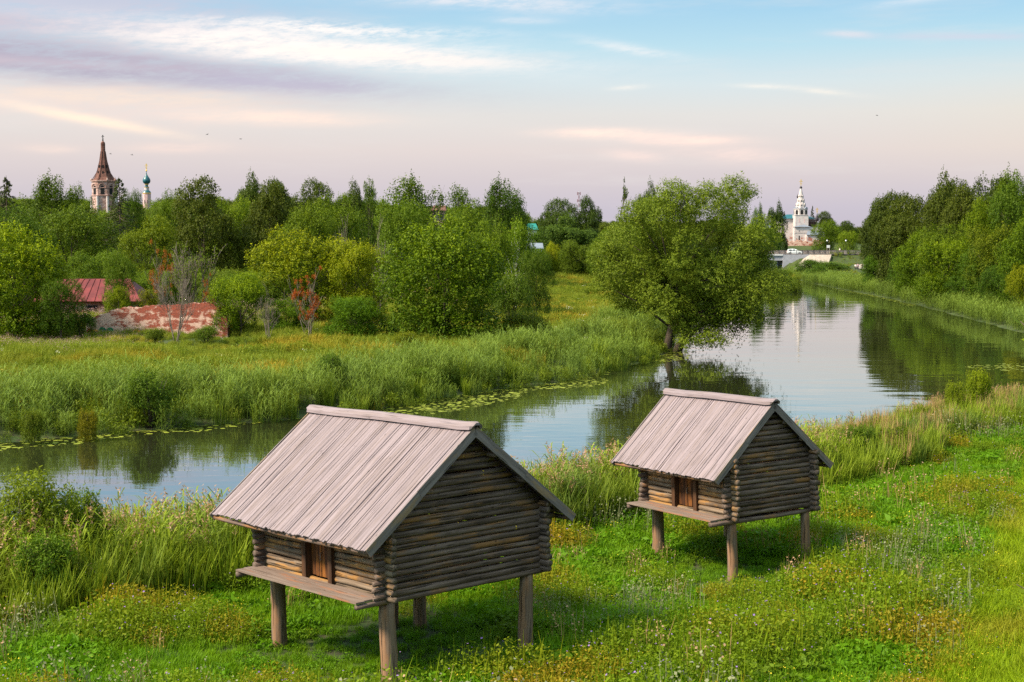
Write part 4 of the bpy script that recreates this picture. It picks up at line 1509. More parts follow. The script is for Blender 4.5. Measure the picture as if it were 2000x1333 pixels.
    ('bush', 'dark green low bush behind the smaller barn', 'bush', 'shrub2', 1675, 56, 88, 830, (.7, .85, .7)),
    ('bush', 'rounded yellow green bush on the bank right of the smaller barn', 'bush', 'shrub1', 1745, 58, 110, 835, (.95, .95, .6)),
    ('bush', 'wide green bush on the bank toward the right edge', 'bush', 'shrub0', 1850, 62, 110, 825, (.85, .85, .6)),
    ('bush', 'olive bush at the right edge under the bright shoots', 'bush', 'shrub2', 1960, 68, 90, 790, (1.0, .85, .6)),
]
for e in TREES:
    if e[0] == 'bush' or 'bush' in e[0]:
        g_ = 'bushes along the banks'
    else:
        g_ = 'trees on the left bank' if e[4] < 1060 else ('trees beyond the meadow and bridge' if e[4] < 1690 else 'trees on the right bank')
    tree(*e, group=g_)
# ------------------------------------------------------------------ small building helpers
def cross(mb, c, h, mi=0, t=.06, orth=True):
    x, y, z = c
    mb.box((x - t, y - t, z), (x + t, y + t, z + h), mi)
    mb.box((x - h * .26, y - t * .8, z + h * .62), (x + h * .26, y + t * .8, z + h * .62 + t * 2), mi)
    if orth:
        mb.box((x - h * .13, y - t * .75, z + h * .82), (x + h * .13, y + t * .75, z + h * .82 + t * 1.8), mi)
        mb.add([Vector(p) for p in ((x - h * .16, y - t * .7, z + h * .38), (x + h * .16, y - t * .7, z + h * .26), (x + h * .16, y - t * .7, z + h * .26 + t * 1.8), (x - h * .16, y - t * .7, z + h * .38 + t * 1.8),
                                    (x - h * .16, y + t * .7, z + h * .38), (x + h * .16, y + t * .7, z + h * .26), (x + h * .16, y + t * .7, z + h * .26 + t * 1.8), (x - h * .16, y + t * .7, z + h * .38 + t * 1.8))],
               [(0, 1, 2, 3), (7, 6, 5, 4), (0, 4, 5, 1), (1, 5, 6, 2), (2, 6, 7, 3), (3, 7, 4, 0)], mi)


def onion(r, h):
    return [(r * .42, 0), (r * .80, h * .08), (r, h * .24), (r * .93, h * .38), (r * .66, h * .52), (r * .36, h * .64), (r * .17, h * .76), (r * .08, h * .90), (r * .03, h)]


def arch_panel(mb, a, b, z0, z1, inset, mi=0, n=8):
    """recessed round-headed opening on the wall segment a-b (2-D points), standing 2 cm proud as a dark plate"""
    a, b = Vector((a[0], a[1], 0)), Vector((b[0], b[1], 0))
    d = (b - a)
    w = d.length
    d.normalize()
    nrm = Vector((d.y, -d.x, 0))
    m = (a + b) / 2
    pts = [(-w / 2, z0), (w / 2, z0), (w / 2, z1 - w / 2)]
    pts += [(w / 2 * math.cos(math.pi * i / n), z1 - w / 2 + w / 2 * math.sin(math.pi * i / n)) for i in range(1, n)]
    pts += [(-w / 2, z1 - w / 2)]
    vs = [m + d * u + nrm * inset + Vector((0, 0, z)) for u, z in pts] + [m + d * u - nrm * .3 + Vector((0, 0, z)) for u, z in pts]
    q = len(pts)
    mb.add(vs, [tuple(range(q)), tuple(range(2 * q - 1, q - 1, -1))] + [(i, q + i, q + (i + 1) % q, (i + 1) % q) for i in range(q)], mi)


def arch_rim(mb, a, b, z0, z1, proud, t, mi=0, n=8):
    a, b = Vector((a[0], a[1], 0)), Vector((b[0], b[1], 0))
    d = (b - a)
    w = d.length + t
    d.normalize()
    nrm = Vector((d.y, -d.x, 0))
    m = (a + b) / 2 + nrm * proud
    pts = [m + d * (w / 2) + Vector((0, 0, z0))]
    pts += [m + d * (w / 2 * math.cos(math.pi * i / n)) + Vector((0, 0, z1 - w / 2 + t * .5 + w / 2 * math.sin(math.pi * i / n))) for i in range(n + 1)]
    pts += [m - d * (w / 2) + Vector((0, 0, z0))]
    mb.tube(pts, t / 2, 5, mi)


# ------------------------------------------------------------------ brown tent-roofed bell tower (left)
def bell_tower():
    Y = 500.0
    k = Y / FPX
    x = xat(203, Y, 25)
    zb = h1(x, Y)
    t = root('bell_tower', 'brick bell tower with tall brown tent roof above the wood', 'tower', (x, Y, zb))
    Z = lambda py: zat(py, Y) - zb
    R = 21.5 * k / math.cos(math.pi / 8)
    rot = math.radians(9)
    mb = MB()
    mb.lathe([(R * 1.04, -1), (R * 1.04, Z(384)), (R * 1.10, Z(383)), (R * 1.10, Z(382)), (R, Z(381.5)), (R, Z(368.6)), (R * 1.03, Z(368.3)), (R * 1.03, Z(367.2)), (R, Z(367)), (R, Z(357)), (R * 1.09, Z(355.5)), (R * 1.09, Z(353.5)), (R * .9, Z(353))], 8, (0, 0, 0), 0, rot)
    wall = mb.build('wall', M['towerbrick'], t)
    corners = [(R * math.cos(2 * math.pi * (j + .5) / 8 + rot), R * math.sin(2 * math.pi * (j + .5) / 8 + rot)) for j in range(8)]
    for j in range(8):
        a, b = Vector(corners[j]), Vector(corners[(j + 1) % 8])
        if (a + b).y > R * .6:
            continue
        a2, b2 = a.lerp(b, .29), a.lerp(b, .71)
        m = MB()
        arch_panel(m, a2, b2, Z(381), Z(363.5), .03)
        m.build('arch_opening', M['opening'], wall)
        m = MB()
        arch_rim(m, a.lerp(b, .2), a.lerp(b, .8), Z(368), Z(360.6), .06, .38)
        m.build('arch_rim', M['towerbrick'], wall)
    m = MB()
    for j in range(8):      # whitewashed corner pilasters of the tier below
        c = corners[j]
        m.tube([(c[0] * 1.05, c[1] * 1.05, -1), (c[0] * 1.05, c[1] * 1.05, Z(384.5))], .45, 6)
    m.build('pilaster', M['whitewash'], t)
    mb = MB()
    mb.lathe([(R * 1.0, Z(353.6)), (R * .86, Z(351)), (R * .72, Z(346)), (R * .55, Z(337)), (R * .42, Z(327)), (R * .31, Z(315)), (R * .23, Z(303)), (R * .19, Z(296)), (R * .185, Z(286)), (R * .19, Z(281.5)), (R * .17, Z(279)), (R * .10, Z(277)), (R * .02, Z(275.5))], 8, (0, 0, 0), 0, rot)
    tr = mb.build('tent_roof', M['tent'], t)
    m = MB()
    for j in range(8):
        a = 2 * math.pi * (j + .5) / 8 + rot
        m.tube([(R * 1.0 * math.cos(a), R * 1.0 * math.sin(a), Z(353.4)), (R * .55 * math.cos(a), R * .55 * math.sin(a), Z(337)), (R * .31 * math.cos(a), R * .31 * math.sin(a), Z(315)), (R * .19 * math.cos(a), R * .19 * math.sin(a), Z(296))], .13, 5)
    m.build('roof_rib', M['tent'], tr)
    for (fr, py) in ((.545, 337.5), (.40, 325.5)):
        for j in range(8):
            a = 2 * math.pi * (j + 1) / 8 + rot
            if math.sin(a) > .3:
                continue
            m = MB()
            r = R * fr * math.cos(math.pi / 8) + .02
            c, s_ = math.cos(a), math.sin(a)
            m.box((-.22, -.25, -.5), (.22, .25, .4), 0, Matrix.Translation((r * c, r * s_, Z(py))) @ Matrix.Rotation(a - math.pi / 2, 4, 'Z'))
            m.build('dormer', M['opening'], tr)
    m = MB()
    m.lathe([(.1, 0), (.28, .2), (.28, .45), (.08, .65)], 8, (0, 0, Z(275.8)))
    cross(m, (0, 0, Z(274)), Z(264) - Z(274), 0, .09)
    m.build('cross', M['ironblack'], t)
    for j in (3, 4, 6, 7, 0, 1):
        c = corners[j]
        m = MB()
        hh = Z(346) if j in (6, 7) else Z(349)
        m.lathe([(.32, Z(353.6)), (.32, Z(352)), (.42, Z(351.8)), (.18, Z(350.4)), (.05, hh)], 8, (c[0] * 1.05, c[1] * 1.05, 0))
        m.build('pinnacle', M['towerbrick'], t)


bell_tower()


def onion_church():
    Y = 520.0
    k = Y / FPX
    x = xat(287.3, Y, 20)
    zb = h1(x, Y)
    t = root('church_tower', 'slim pink tower with a dark teal onion dome and gilded cross', 'tower', (x, Y, zb))
    Z = lambda py: zat(py, Y) - zb
    m = MB()
    w = 7.9 * k
    m.lathe([(w, -1), (w, Z(378.5))], 8)
    m.box((-w * 3, w * .8, -1), (w * 3, w * 4, Z(405)))
    m.build('wall', M['pinkwall'], t)
    m = MB()
    for r_, a_, b_ in ((w * 1.04, 378.6, 377), (4.9 * k, 366.8, 366), (3.9 * k, 361, 360)):
        m = MB()
        m.lathe([(r_, Z(a_)), (r_, Z(b_))], 16)
        m.build('gilt_band', M['gold'], t)
    m = MB()
    m.lathe([(w * 1.06, Z(377)), (w * .9, Z(374.5)), (w * .62, Z(372.3)), (w * .5, Z(372))], 16)
    m.build('roof', M['dome'], t)
    m = MB()
    m.lathe([(4.5 * k, Z(372.2)), (4.5 * k, Z(366.8))], 16)
    m.build('drum', M['whitewash'], t)
    m = MB()
    m.lathe([(4.5 * k, Z(366)), (2.6 * k, Z(364)), (2.6 * k, Z(362)), (3.6 * k, Z(361))], 16)
    r = 7.6 * k
    m.lathe([(a, b + Z(360)) for a, b in onion(r, Z(335) - Z(360))], 24)
    m.build('dome', M['dome'], t, True)
    m = MB()
    m.lathe([(.05, 0), (.3, .25), (.3, .5), (.06, .8)], 10, (0, 0, Z(336)))
    cross(m, (0, 0, Z(333)), Z(320) - Z(333), 0, .10)
    m.build('cross', M['gold'], t)
    for sx in (-.35, .35):
        a = -math.pi / 2 + sx * 1.1
        m = MB()
        p, q = Vector((math.cos(a - .14) * w * .96, math.sin(a - .14) * w * .96)), Vector((math.cos(a + .14) * w * .96, math.sin(a + .14) * w * .96))
        arch_panel(m, p, q, Z(399), Z(391), .05)
        m.build('window', M['opening'], t)


onion_church()


# ------------------------------------------------------------------ white church beyond the bridge
def white_church():
    Y = 528.0
    k = Y / FPX
    x0 = xat(1558, Y, 9)
    zb = zat(473, Y)
    t = root('church', 'old white church with slim tent spire and peeling brick foot', 'church', (x0, Y, zb))
    X = lambda px: (px - 1559) * k
    Z = lambda py: zat(py, Y) - zb
    m = MB()
    m.box((X(1525.5), -2.5, -3), (X(1589), 8.5, Z(428.5)))
    m.box((X(1525), -2.65, Z(428.5)), (X(1589.5), 8.65, Z(427.6)))
    nave = m.build('nave_wall', M['whitewash'], t)
    m = MB()
    xa, xb, xm1, xm2 = X(1523.5), X(1591), X(1540), X(1572)
    zt, ze = Z(419), Z(427.6)
    m.add([(xa, -3.1, ze), (xb, -3.1, ze), (xb, 9.1, ze), (xa, 9.1, ze), (xm1, 3, zt), (xm2, 3, zt)], [(0, 1, 5, 4), (1, 2, 5), (2, 3, 4, 5), (3, 0, 4), (3, 2, 1, 0)])
    m.build('nave_roof', M['tealroof'], t)
    # bell tower
    m = MB()
    ty = -4.5
    m.box((X(1546.5), ty - 2.6, -3), (X(1571.5), ty + 2.6, Z(421.5)))
    m.box((X(1546), ty - 2.72, Z(421.5)), (X(1572), ty + 2.72, Z(420.6)))
    tw = m.build('bell_tower', M['whitewash'], t)
    R = 12.6 * k / math.cos(math.pi / 8)
    m = MB()
    m.lathe([(R, Z(420.8)), (R, Z(410)), (R * 1.06, Z(409.5)), (R * 1.06, Z(408.6)), (R * .7, Z(408.4))], 8, (0, ty, 0))
    m.build('belfry', M['whitewash'], tw)
    cs = [(R * math.cos(2 * math.pi * (j + .5) / 8), ty + R * math.sin(2 * math.pi * (j + .5) / 8)) for j in range(8)]
    for j in range(8):
        a, b = Vector(cs[j]), Vector(cs[(j + 1) % 8])
        if (a.y + b.y) / 2 > ty + R * .6:
            continue
        m = MB()
        arch_panel(m, a.lerp(b, .24), a.lerp(b, .76), Z(420), Z(411), .03)
        m.build('arch_opening', M['opening'], tw)
        m = MB()      # pointed gable over each face
        d = (b - a).normalized()
        nr = Vector((d.y, -d.x))
        p, q, c = a + nr * .08, b + nr * .08, (a + b) / 2 + nr * .08
        m.add([(p.x, p.y, Z(409.4)), (q.x, q.y, Z(409.4)), (c.x, c.y, Z(405.4)), (p.x - nr.x * .5, p.y - nr.y * .5, Z(409.4)), (q.x - nr.x * .5, q.y - nr.y * .5, Z(409.4)), (c.x - nr.x * 1.4, c.y - nr.y * 1.4, Z(405.4))],
              [(0, 1, 2), (1, 4, 5, 2), (0, 2, 5, 3), (3, 5, 4), (0, 3, 4, 1)], 0)
        m.build('gable', M['greyroof'], tw)
    # two arches a side as seen: a wide face carries twin arches
    m = MB()
    m.lathe([(R * .80, Z(408.6)), (R * .64, Z(401)), (R * .42, Z(389)), (R * .22, Z(376)), (R * .12, Z(369.5))], 8, (0, ty, 0))
    sp = m.build('tent_spire', M['whitewash'], tw)
    for (fr, py, hh) in ((.70, 404.0, .9), (.52, 395.0, .8), (.36, 386.0, .6)):
        for j in range(8):
            a = 2 * math.pi * (j + 1) / 8
            if math.sin(a) > .4:
                continue
            m = MB()
            r = R * fr * .93
            Mx = Matrix.Translation((r * math.cos(a), ty + r * math.sin(a), Z(py))) @ Matrix.Rotation(a + math.pi / 2, 4, 'Z')
            m.prism([(-.32, 0), (.32, 0), (.32, hh * .6), (0, hh * 1.25), (-.32, hh * .6)], -.10, .3, 'xz', 0, Mx)
            m.prism([(-.15, .08), (.15, .08), (.15, hh * .55), (-.15, hh * .55)], -.14, -.09, 'xz', 1, Mx)
            m.build('dormer', [M['whitewash'], M['opening']], sp)
    m = MB()
    m.lathe([(a, b + Z(369.8)) for a, b in onion(2.6 * k, 1.3)], 12, (0, ty, 0))
    m.build('dome', M['darkdome'], tw, True)
    m = MB()
    cross(m, (0, ty, Z(364.5)), Z(351.5) - Z(364.5), 0, .09)
    m.build('cross', M['gold'], tw)
    # side cupola on the spire's left, blackened
    m = MB()
    m.lathe([(a, b + Z(388)) for a, b in onion(2.0 * k, 1.6)], 12, (X(1553.5), ty + .4, 0))
    m.build('cupola', M['darkdome'], tw, True)
    # low annexes in front
    m = MB()
    m.box((X(1542), ty - 5.5, -3), (X(1573.5), ty - 2.61, Z(444)))
    m.box((X(1541.6), ty - 5.6, Z(455.5)), (X(1573.6), ty - 5.5, Z(454.8)))
    an = m.build('annex_wall', M['whitewash'], t)
    m = MB()
    m.add([(X(1541), ty - 6, Z(444)), (X(1572.5), ty - 6, Z(444)), (X(1572.5), ty - 2.62, Z(444)), (X(1541), ty - 2.62, Z(444)), (X(1563), ty - 2.64, Z(439)), (X(1550), ty - 2.64, Z(442))],
          [(0, 1, 4, 5), (1, 2, 4), (3, 0, 5), (3, 5, 4, 2), (3, 2, 1, 0)])
    m.build('annex_roof', M['greyroof'], t)
    m = MB()
    m.box((X(1562), ty - 9, -3), (X(1595), ty - 5.52, Z(459.2)))
    m.box((X(1573.6), ty - 5.5, -3), (X(1597), ty + 2.4, Z(446)))
    m.build('chapel_wall', M['whitewash'], t)
    m = MB()
    m.add([(X(1560.5), ty - 9.4, Z(459)), (X(1597), ty - 9.4, Z(459)), (X(1597), ty - 1, Z(444)), (X(1575), ty - 1, Z(444)), (X(1560.5), ty - 9.4, Z(459.7)), (X(1597), ty - 9.4, Z(459.7))],
          [(0, 1, 2, 3), (4, 5, 1, 0), (5, 2, 1), (4, 0, 3), (4, 3, 2, 5)])
    m.build('chapel_roof', M['greyroof'], t)
    # dark timber gallery
    m = MB()
    for i in range(6):
        xx = X(1575.5 + i * 3.2)
        m.box((xx - .14, -3.3, Z(445)), (xx + .14, -3.0, Z(431.5)), axis=2)
    for py in (431.5, 435, 439, 443.8):
        m.box((X(1574.5), -3.42, Z(py)), (X(1592.5), -3.32, Z(py) + .28), axis=0)
    m.box((X(1575), -2.98, Z(444)), (X(1592), -2.9, Z(433)), 1)
    m.build('timber_gallery', [M['scaffold'], M['opening']], t)
    # little dome to the right
    m = MB()
    m.box((X(1592), -1, -3), (X(1601), 3, Z(445)))
    m.lathe([(2.6 * k, Z(445.2)), (2.6 * k, Z(433.5)), (3.0 * k, Z(433)), (2.6 * k, Z(432.6))], 12, (X(1597), 1, 0))
    m.build('drum', M['whitewash'], t)
    m = MB()
    m.lathe([(a, b + Z(432.8)) for a, b in onion(3.5 * k, Z(416.5) - Z(432.8))], 16, (X(1597), 1, 0))
    m.build('dome', M['darkdome'], t, True)
    m = MB()
    cross(m, (X(1597), 1, Z(417)), Z(406) - Z(417), 0, .09)
    m.build('cross', M['gold'], t)
    # openings; the two pink panels are wall niches under the window name
    for (a, b, p, q, yy) in ((1550.2, 1552.4, 471, 461, ty - 5.52), (1551, 1552.6, 453, 451, ty - 5.52), (1536, 1538.4, 434, 433.2, -2.52), (1553.2, 1555, 436, 428, ty - 2.62), (1563, 1564.8, 436, 428, ty - 2.62)):
        m = MB()
        m.box((X(a), yy, Z(p)), (X(b), yy + .3, Z(q)), axis=2)
        m.build('window' if q < 460 else 'doorway', M['opening'] if q != 428 else M['pinkwall'], t)
    # rubble brick foot wall of the yard
    f = MB()
    rr = random.Random(4)
    pr = [(X(1522), -4)] + [(X(1522 + i * 3.5), Z(472 - rr.uniform(-1, 3.2))) for i in range(24)] + [(X(1522 + 23 * 3.5), -4)]
    f.prism(pr, ty - 11.5, ty - 10.8, 'xz')
    w = f.build('ruined_wall', M['ruin'])
    w.location = (x0, Y, zb)
    tag(w, 'low broken red brick wall below the white church', 'wall')


white_church()


# ------------------------------------------------------------------ houses peeping through the trees
def house(name, label, px0, px1, py_ridge, py_eave, py_base, Y, roofmat, wallmat, depth=7, seams=0, hip=.25, catg='house', over=.4, windows=0):
    k = Y / FPX
    xc = xat((px0 + px1) / 2, Y, zat(py_base, Y))
    zb = zat(py_base, Y)
    t = root(name, label, catg, (xc, Y, zb))
    w = (px1 - px0) * k / 2
    ze, zr = zat(py_eave, Y) - zb, zat(py_ridge, Y + depth / 2) - zb
    m = MB()
    m.box((-w + over, over, -2.5), (w - over, depth - over, ze))
    wl = m.build('wall', wallmat, t)
    m = MB()
    h = (2 * w) * hip / 2
    m.add([(-w, 0, ze), (w, 0, ze), (w, depth, ze), (-w, depth, ze), (-w + h, depth / 2, zr), (w - h, depth / 2, zr)], [(0, 1, 5, 4), (1, 2, 5), (2, 3, 4, 5), (3, 0, 4), (3, 2, 1, 0)])
    n = seams
    for i in range(n):
        u = (i + .5) / n
        a = Vector((-w + 2 * w * u, 0, ze))
        b = Vector((-w + h + (2 * w - 2 * h) * u, depth / 2, zr))
        m.tube([a + Vector((0, -.01, .03)), b + Vector((0, 0, .03))], .035, 4)
    m.build('roof', roofmat, t)
    for i in range(windows):
        u = -w + over + (2 * w - 2 * over) * (i + .5) / windows
        m = MB()
        m.box((u - .45, over - .03, ze - 2.2), (u + .45, over + .1, ze - .8))
        m.build('window', M['glass'], wl)
    return t


hs = house('outbuilding', 'low brick outbuilding with a red sheet roof behind the ruin', 62, 276, 545, 589, 640, 136, M['redroof'], M['housebrick'], 6.5, 13, .35)
m = MB()
m.box((-.1, .36, 1.1), (.95, .5, 2.1))
m.build('window', M['opening'], hs)
house('house', 'house with a bright turquoise roof beyond the meadow', 1024, 1052, 437, 449, 460, 345, M['brightteal'], M['wallcream'], 9, 0, .35)
house('shed', 'grey sheet roof half buried in leaves at the end of the meadow', 1034, 1062, 475, 486, 495, 262, M['greyroof'], M['wallcream'], 6, 0, .1, 'shed')
house('house', 'pinkish brick house high among the trees, left of the tall birches', 842, 872, 402, 412, 440, 345, M['tent'], M['towerbrick'], 8, 0, .2, windows=3)
house('house', 'small white house with a blue grey roof left of the church', 1490, 1509, 438, 446, 462, 500, M['greyroof'], M['wallcream'], 8, 0, .5, windows=3)


# ------------------------------------------------------------------ the brick ruin with its graffiti
def ruin():
    Y = 121.5
    k = Y / FPX
    xc, zb = xat(300, Y, 2), zat(657, Y)
    t = root('ruined_wall', 'broken red brick wall with whitewash patches and graffiti', 'wall', (xc, Y, zb), math.radians(-3))
    pts = [(150, 700), (165, 650), (200, 600), (250, 585), (330, 552), (385, 548), (430, 530), (470, 505), (520, 490), (560, 478), (600, 474), (650, 476), (700, 482), (705, 500), (722, 497), (725, 472), (860, 466), (1000, 460), (1120, 455), (1250, 450),
           (1330, 445), (1350, 430), (1420, 428), (1500, 420), (1540, 424), (1600, 412), (1650, 430), (1660, 462), (1700, 470), (1712, 520), (1740, 570), (1790, 585), (1800, 640)]
    P = []
    for u, v in pts:
        px, py = 140 + u / 5.882, 520 + v / 5.882
        P.append(((px - 300) * k, zat(py, Y) - zb))
    P = [(P[0][0], -1.2)] + P + [(P[-1][0], -1.2)]
    rr = random.Random(2)
    m = MB()
    fine = []
    for a, b in zip(P[:-1], P[1:]):
        n = max(1, int(math.dist(a, b) / .14)) if a[1] > 0 and b[1] > 0 else 1
        for i in range(n):
            q = i / n
            fine.append((a[0] + (b[0] - a[0]) * q, a[1] + (b[1] - a[1]) * q + (round(rr.uniform(-1.4, 1.1)) * .075 if n > 1 else 0)))
    fine.append(P[-1])
    m.prism(fine, 0, .75, 'xz')
    m.build('wall', M['ruin'], t)

    def spray(poly, mat, lab):
        q = MB()
        pp = [((140 + u / 5.882 - 300) * k, zat(520 + v / 5.882, Y) - zb) for u, v in poly]
        q.prism(pp, -.008, -.002, 'xz')
        o = q.build('graffiti', M[mat], t)
        o['label'] = lab
    arc = lambda cx, cy, r0, r1, a0, a1, n=10: [(cx + r1 * math.cos(math.radians(a0 + (a1 - a0) * i / n)), cy - r1 * math.sin(math.radians(a0 + (a1 - a0) * i / n))) for i in range(n + 1)] + \
        [(cx + r0 * math.cos(math.radians(a1 + (a0 - a1) * i / n)), cy - r0 * math.sin(math.radians(a1 + (a0 - a1) * i / n))) for i in range(n + 1)]
    spray(arc(340, 742, 8, 40, 0, 180), 'gr_green', 'green sprayed hump')
    spray(arc(430, 750, 8, 44, -20, 190), 'gr_green', 'green sprayed hump')
    spray([(318, 745), (350, 735), (378, 728), (382, 745), (360, 752), (350, 790), (325, 788), (335, 758)], 'gr_blue', 'blue sprayed stroke')
    spray([(384, 732), (405, 745), (440, 740), (430, 765), (412, 775), (400, 760), (386, 752)], 'gr_blue', 'blue sprayed stroke')
    spray([(160, 735), (185, 715), (200, 745), (225, 722), (235, 760), (205, 790), (180, 765), (165, 775)], 'gr_red', 'red sprayed scribble')
    spray(arc(262, 765, 18, 34, 40, 300), 'gr_orange', 'orange sprayed ring')
    spray(arc(738, 770, 20, 42, 10, 250), 'gr_orange', 'orange sprayed ring')
    spray([(745, 770), (775, 765), (790, 790), (760, 800)], 'gr_orange', 'orange sprayed blot')


ruin()


# ------------------------------------------------------------------ bridge, road, lamps, car, sign
DZ = 5.34
t = root('bridge', 'pale concrete road bridge with a dark railing', 'bridge', (66, BR_Y, 0))
m = MB()
m.box((-18, -4.6, DZ - .42), (9, 4.6, DZ - .02))
m.box((-18, -4.75, DZ - .30), (9, -4.6, DZ + .05))
m.build('deck', M['white'], t)
m = MB()
for yy in (-4.2, -1.4, 1.4, 4.2):
    m.box((-18, yy - .25, DZ - 1.7), (9.2, yy + .25, DZ - .43))
m.build('girder', M['concrete'], t)
m = MB()
m.prism([(9.0, -1.2), (9.0, DZ - .45), (9.01, DZ - .03), (16.6, DZ - .03), (10.6, 1.2), (10.2, -1.2)], -4.7, 4.7, 'xz')
m.build('abutment', M['concrete'], t)
m = MB()
m.prism([(-20, -1), (-20, DZ - .03), (-17.6, DZ - .03), (-17.6, -1)], -4.7, 4.7, 'xz')
m.build('abutment', M['concrete'], t)
m = MB()        # paved quarter-cone slope right of the abutment
m.add([(9.8, -5.1, 1.0), (16.4, -4.72, DZ - .05), (22.4, -4.72, DZ - .05), (20.2, -9.2, 2.0), (14.2, -9.6, 1.2), (16.4, -4.3, 0), (22.4, -4.3, 0), (10, -4.3, 0)], [(0, 1, 4), (1, 2, 3, 4), (1, 5, 6, 2), (2, 6, 3), (0, 7, 5, 1)])
m.build('paved_slope', M['concretewarm'], t)
for yy in (-4.45, 4.45):
    m = MB()
    for i in range(0, 42):
        xx = -18 + i * 1.62
        if xx > 48:
            break
        m.box((xx - .05, yy - .05, DZ), (xx + .05, yy + .05, DZ + 1.1))
    m.box((-18, yy - .04, DZ + 1.05), (48, yy + .04, DZ + 1.14))
    m.box((-18, yy - .03, DZ + .55), (48, yy + .03, DZ + .60))
    m.box((-18, yy - .03, DZ + .12), (48, yy + .03, DZ + .17))
    for i in range(400):
        xx = -17.9 + i * .54
        if xx > 47.9:
            break
        m.box((xx - .011, yy - .011, DZ + .15), (xx + .011, yy + .011, DZ + 1.06))
    m.build('railing', M['railing'], t)
m = MB()
m.box((-18, 4.6, DZ - .02), (48, 4.75, DZ + .95))
m.build('parapet', M['deckside'], t)
m = MB()
m.box((-18, -4.38, DZ - .02), (48, -3.2, DZ + .13))
m.box((-18, 3.2, DZ - .02), (48, 4.38, DZ + .13))
m.build('footway', M['deckside'], t)
m = MB()
m.box((-200, BR_Y - 3.19, DZ - .15), (420, BR_Y + 3.19, DZ + .005))
kind(m.build('road', M['asphalt']), 'structure')
# footpath along the right bank
pts = [(96, 390), (88, 365), (84.5, 345), (81, 320), (78, 290), (75.5, 260), (73.5, 240)]
m = MB()
vs, fs = [], []
for i, (x, y) in enumerate(pts):
    for s in (-1.0, 1.0):
        vs.append((x + s, y, max(h1(x - 1, y), h1(x, y), h1(x + 1, y)) + .05))
for i in range(len(pts) - 1):
    fs.append((2 * i, 2 * i + 1, 2 * i + 3, 2 * i + 2))
m.add(vs, fs)
kind(m.build('path', M['concretewarm']), 'structure')


def lamp(label, px, py_head, Y):
    z = DZ + .1
    t = root('street_lamp', label, 'street lamp', (xat(px, Y, z), Y, z), 0, 'globe lamps by the bridge')
    h = zat(py_head, Y) - z
    m = MB()
    m.lathe([(.16, 0), (.16, .5), (.09, .6), (.055, 1.2), (.05, h - .45), (.12, h - .4), (.12, h - .3)], 8)
    m.build('pole', M['ironblack'], t, True)
    m = MB()
    m.lathe([(.10, -.24), (.20, -.10), (.22, .04), (.16, .18), (.05, .24)], 12, (0, 0, h))
    m.build('lamp_globe', M['lampglass'], t, True)
    m = MB()
    m.lathe([(.19, .19), (.10, .28), (.02, .33)], 10, (0, 0, h))
    m.build('lamp_cap', M['ironblack'], t)


lamp('white globe street lamp beside the white road sign', 1615.2, 470.3, 408)
lamp('white globe street lamp right of the bridge walker', 1651.8, 470.3, 408)
lamp('white globe street lamp behind the leaning willow, left of the church', 1494.5, 470.3, 408)

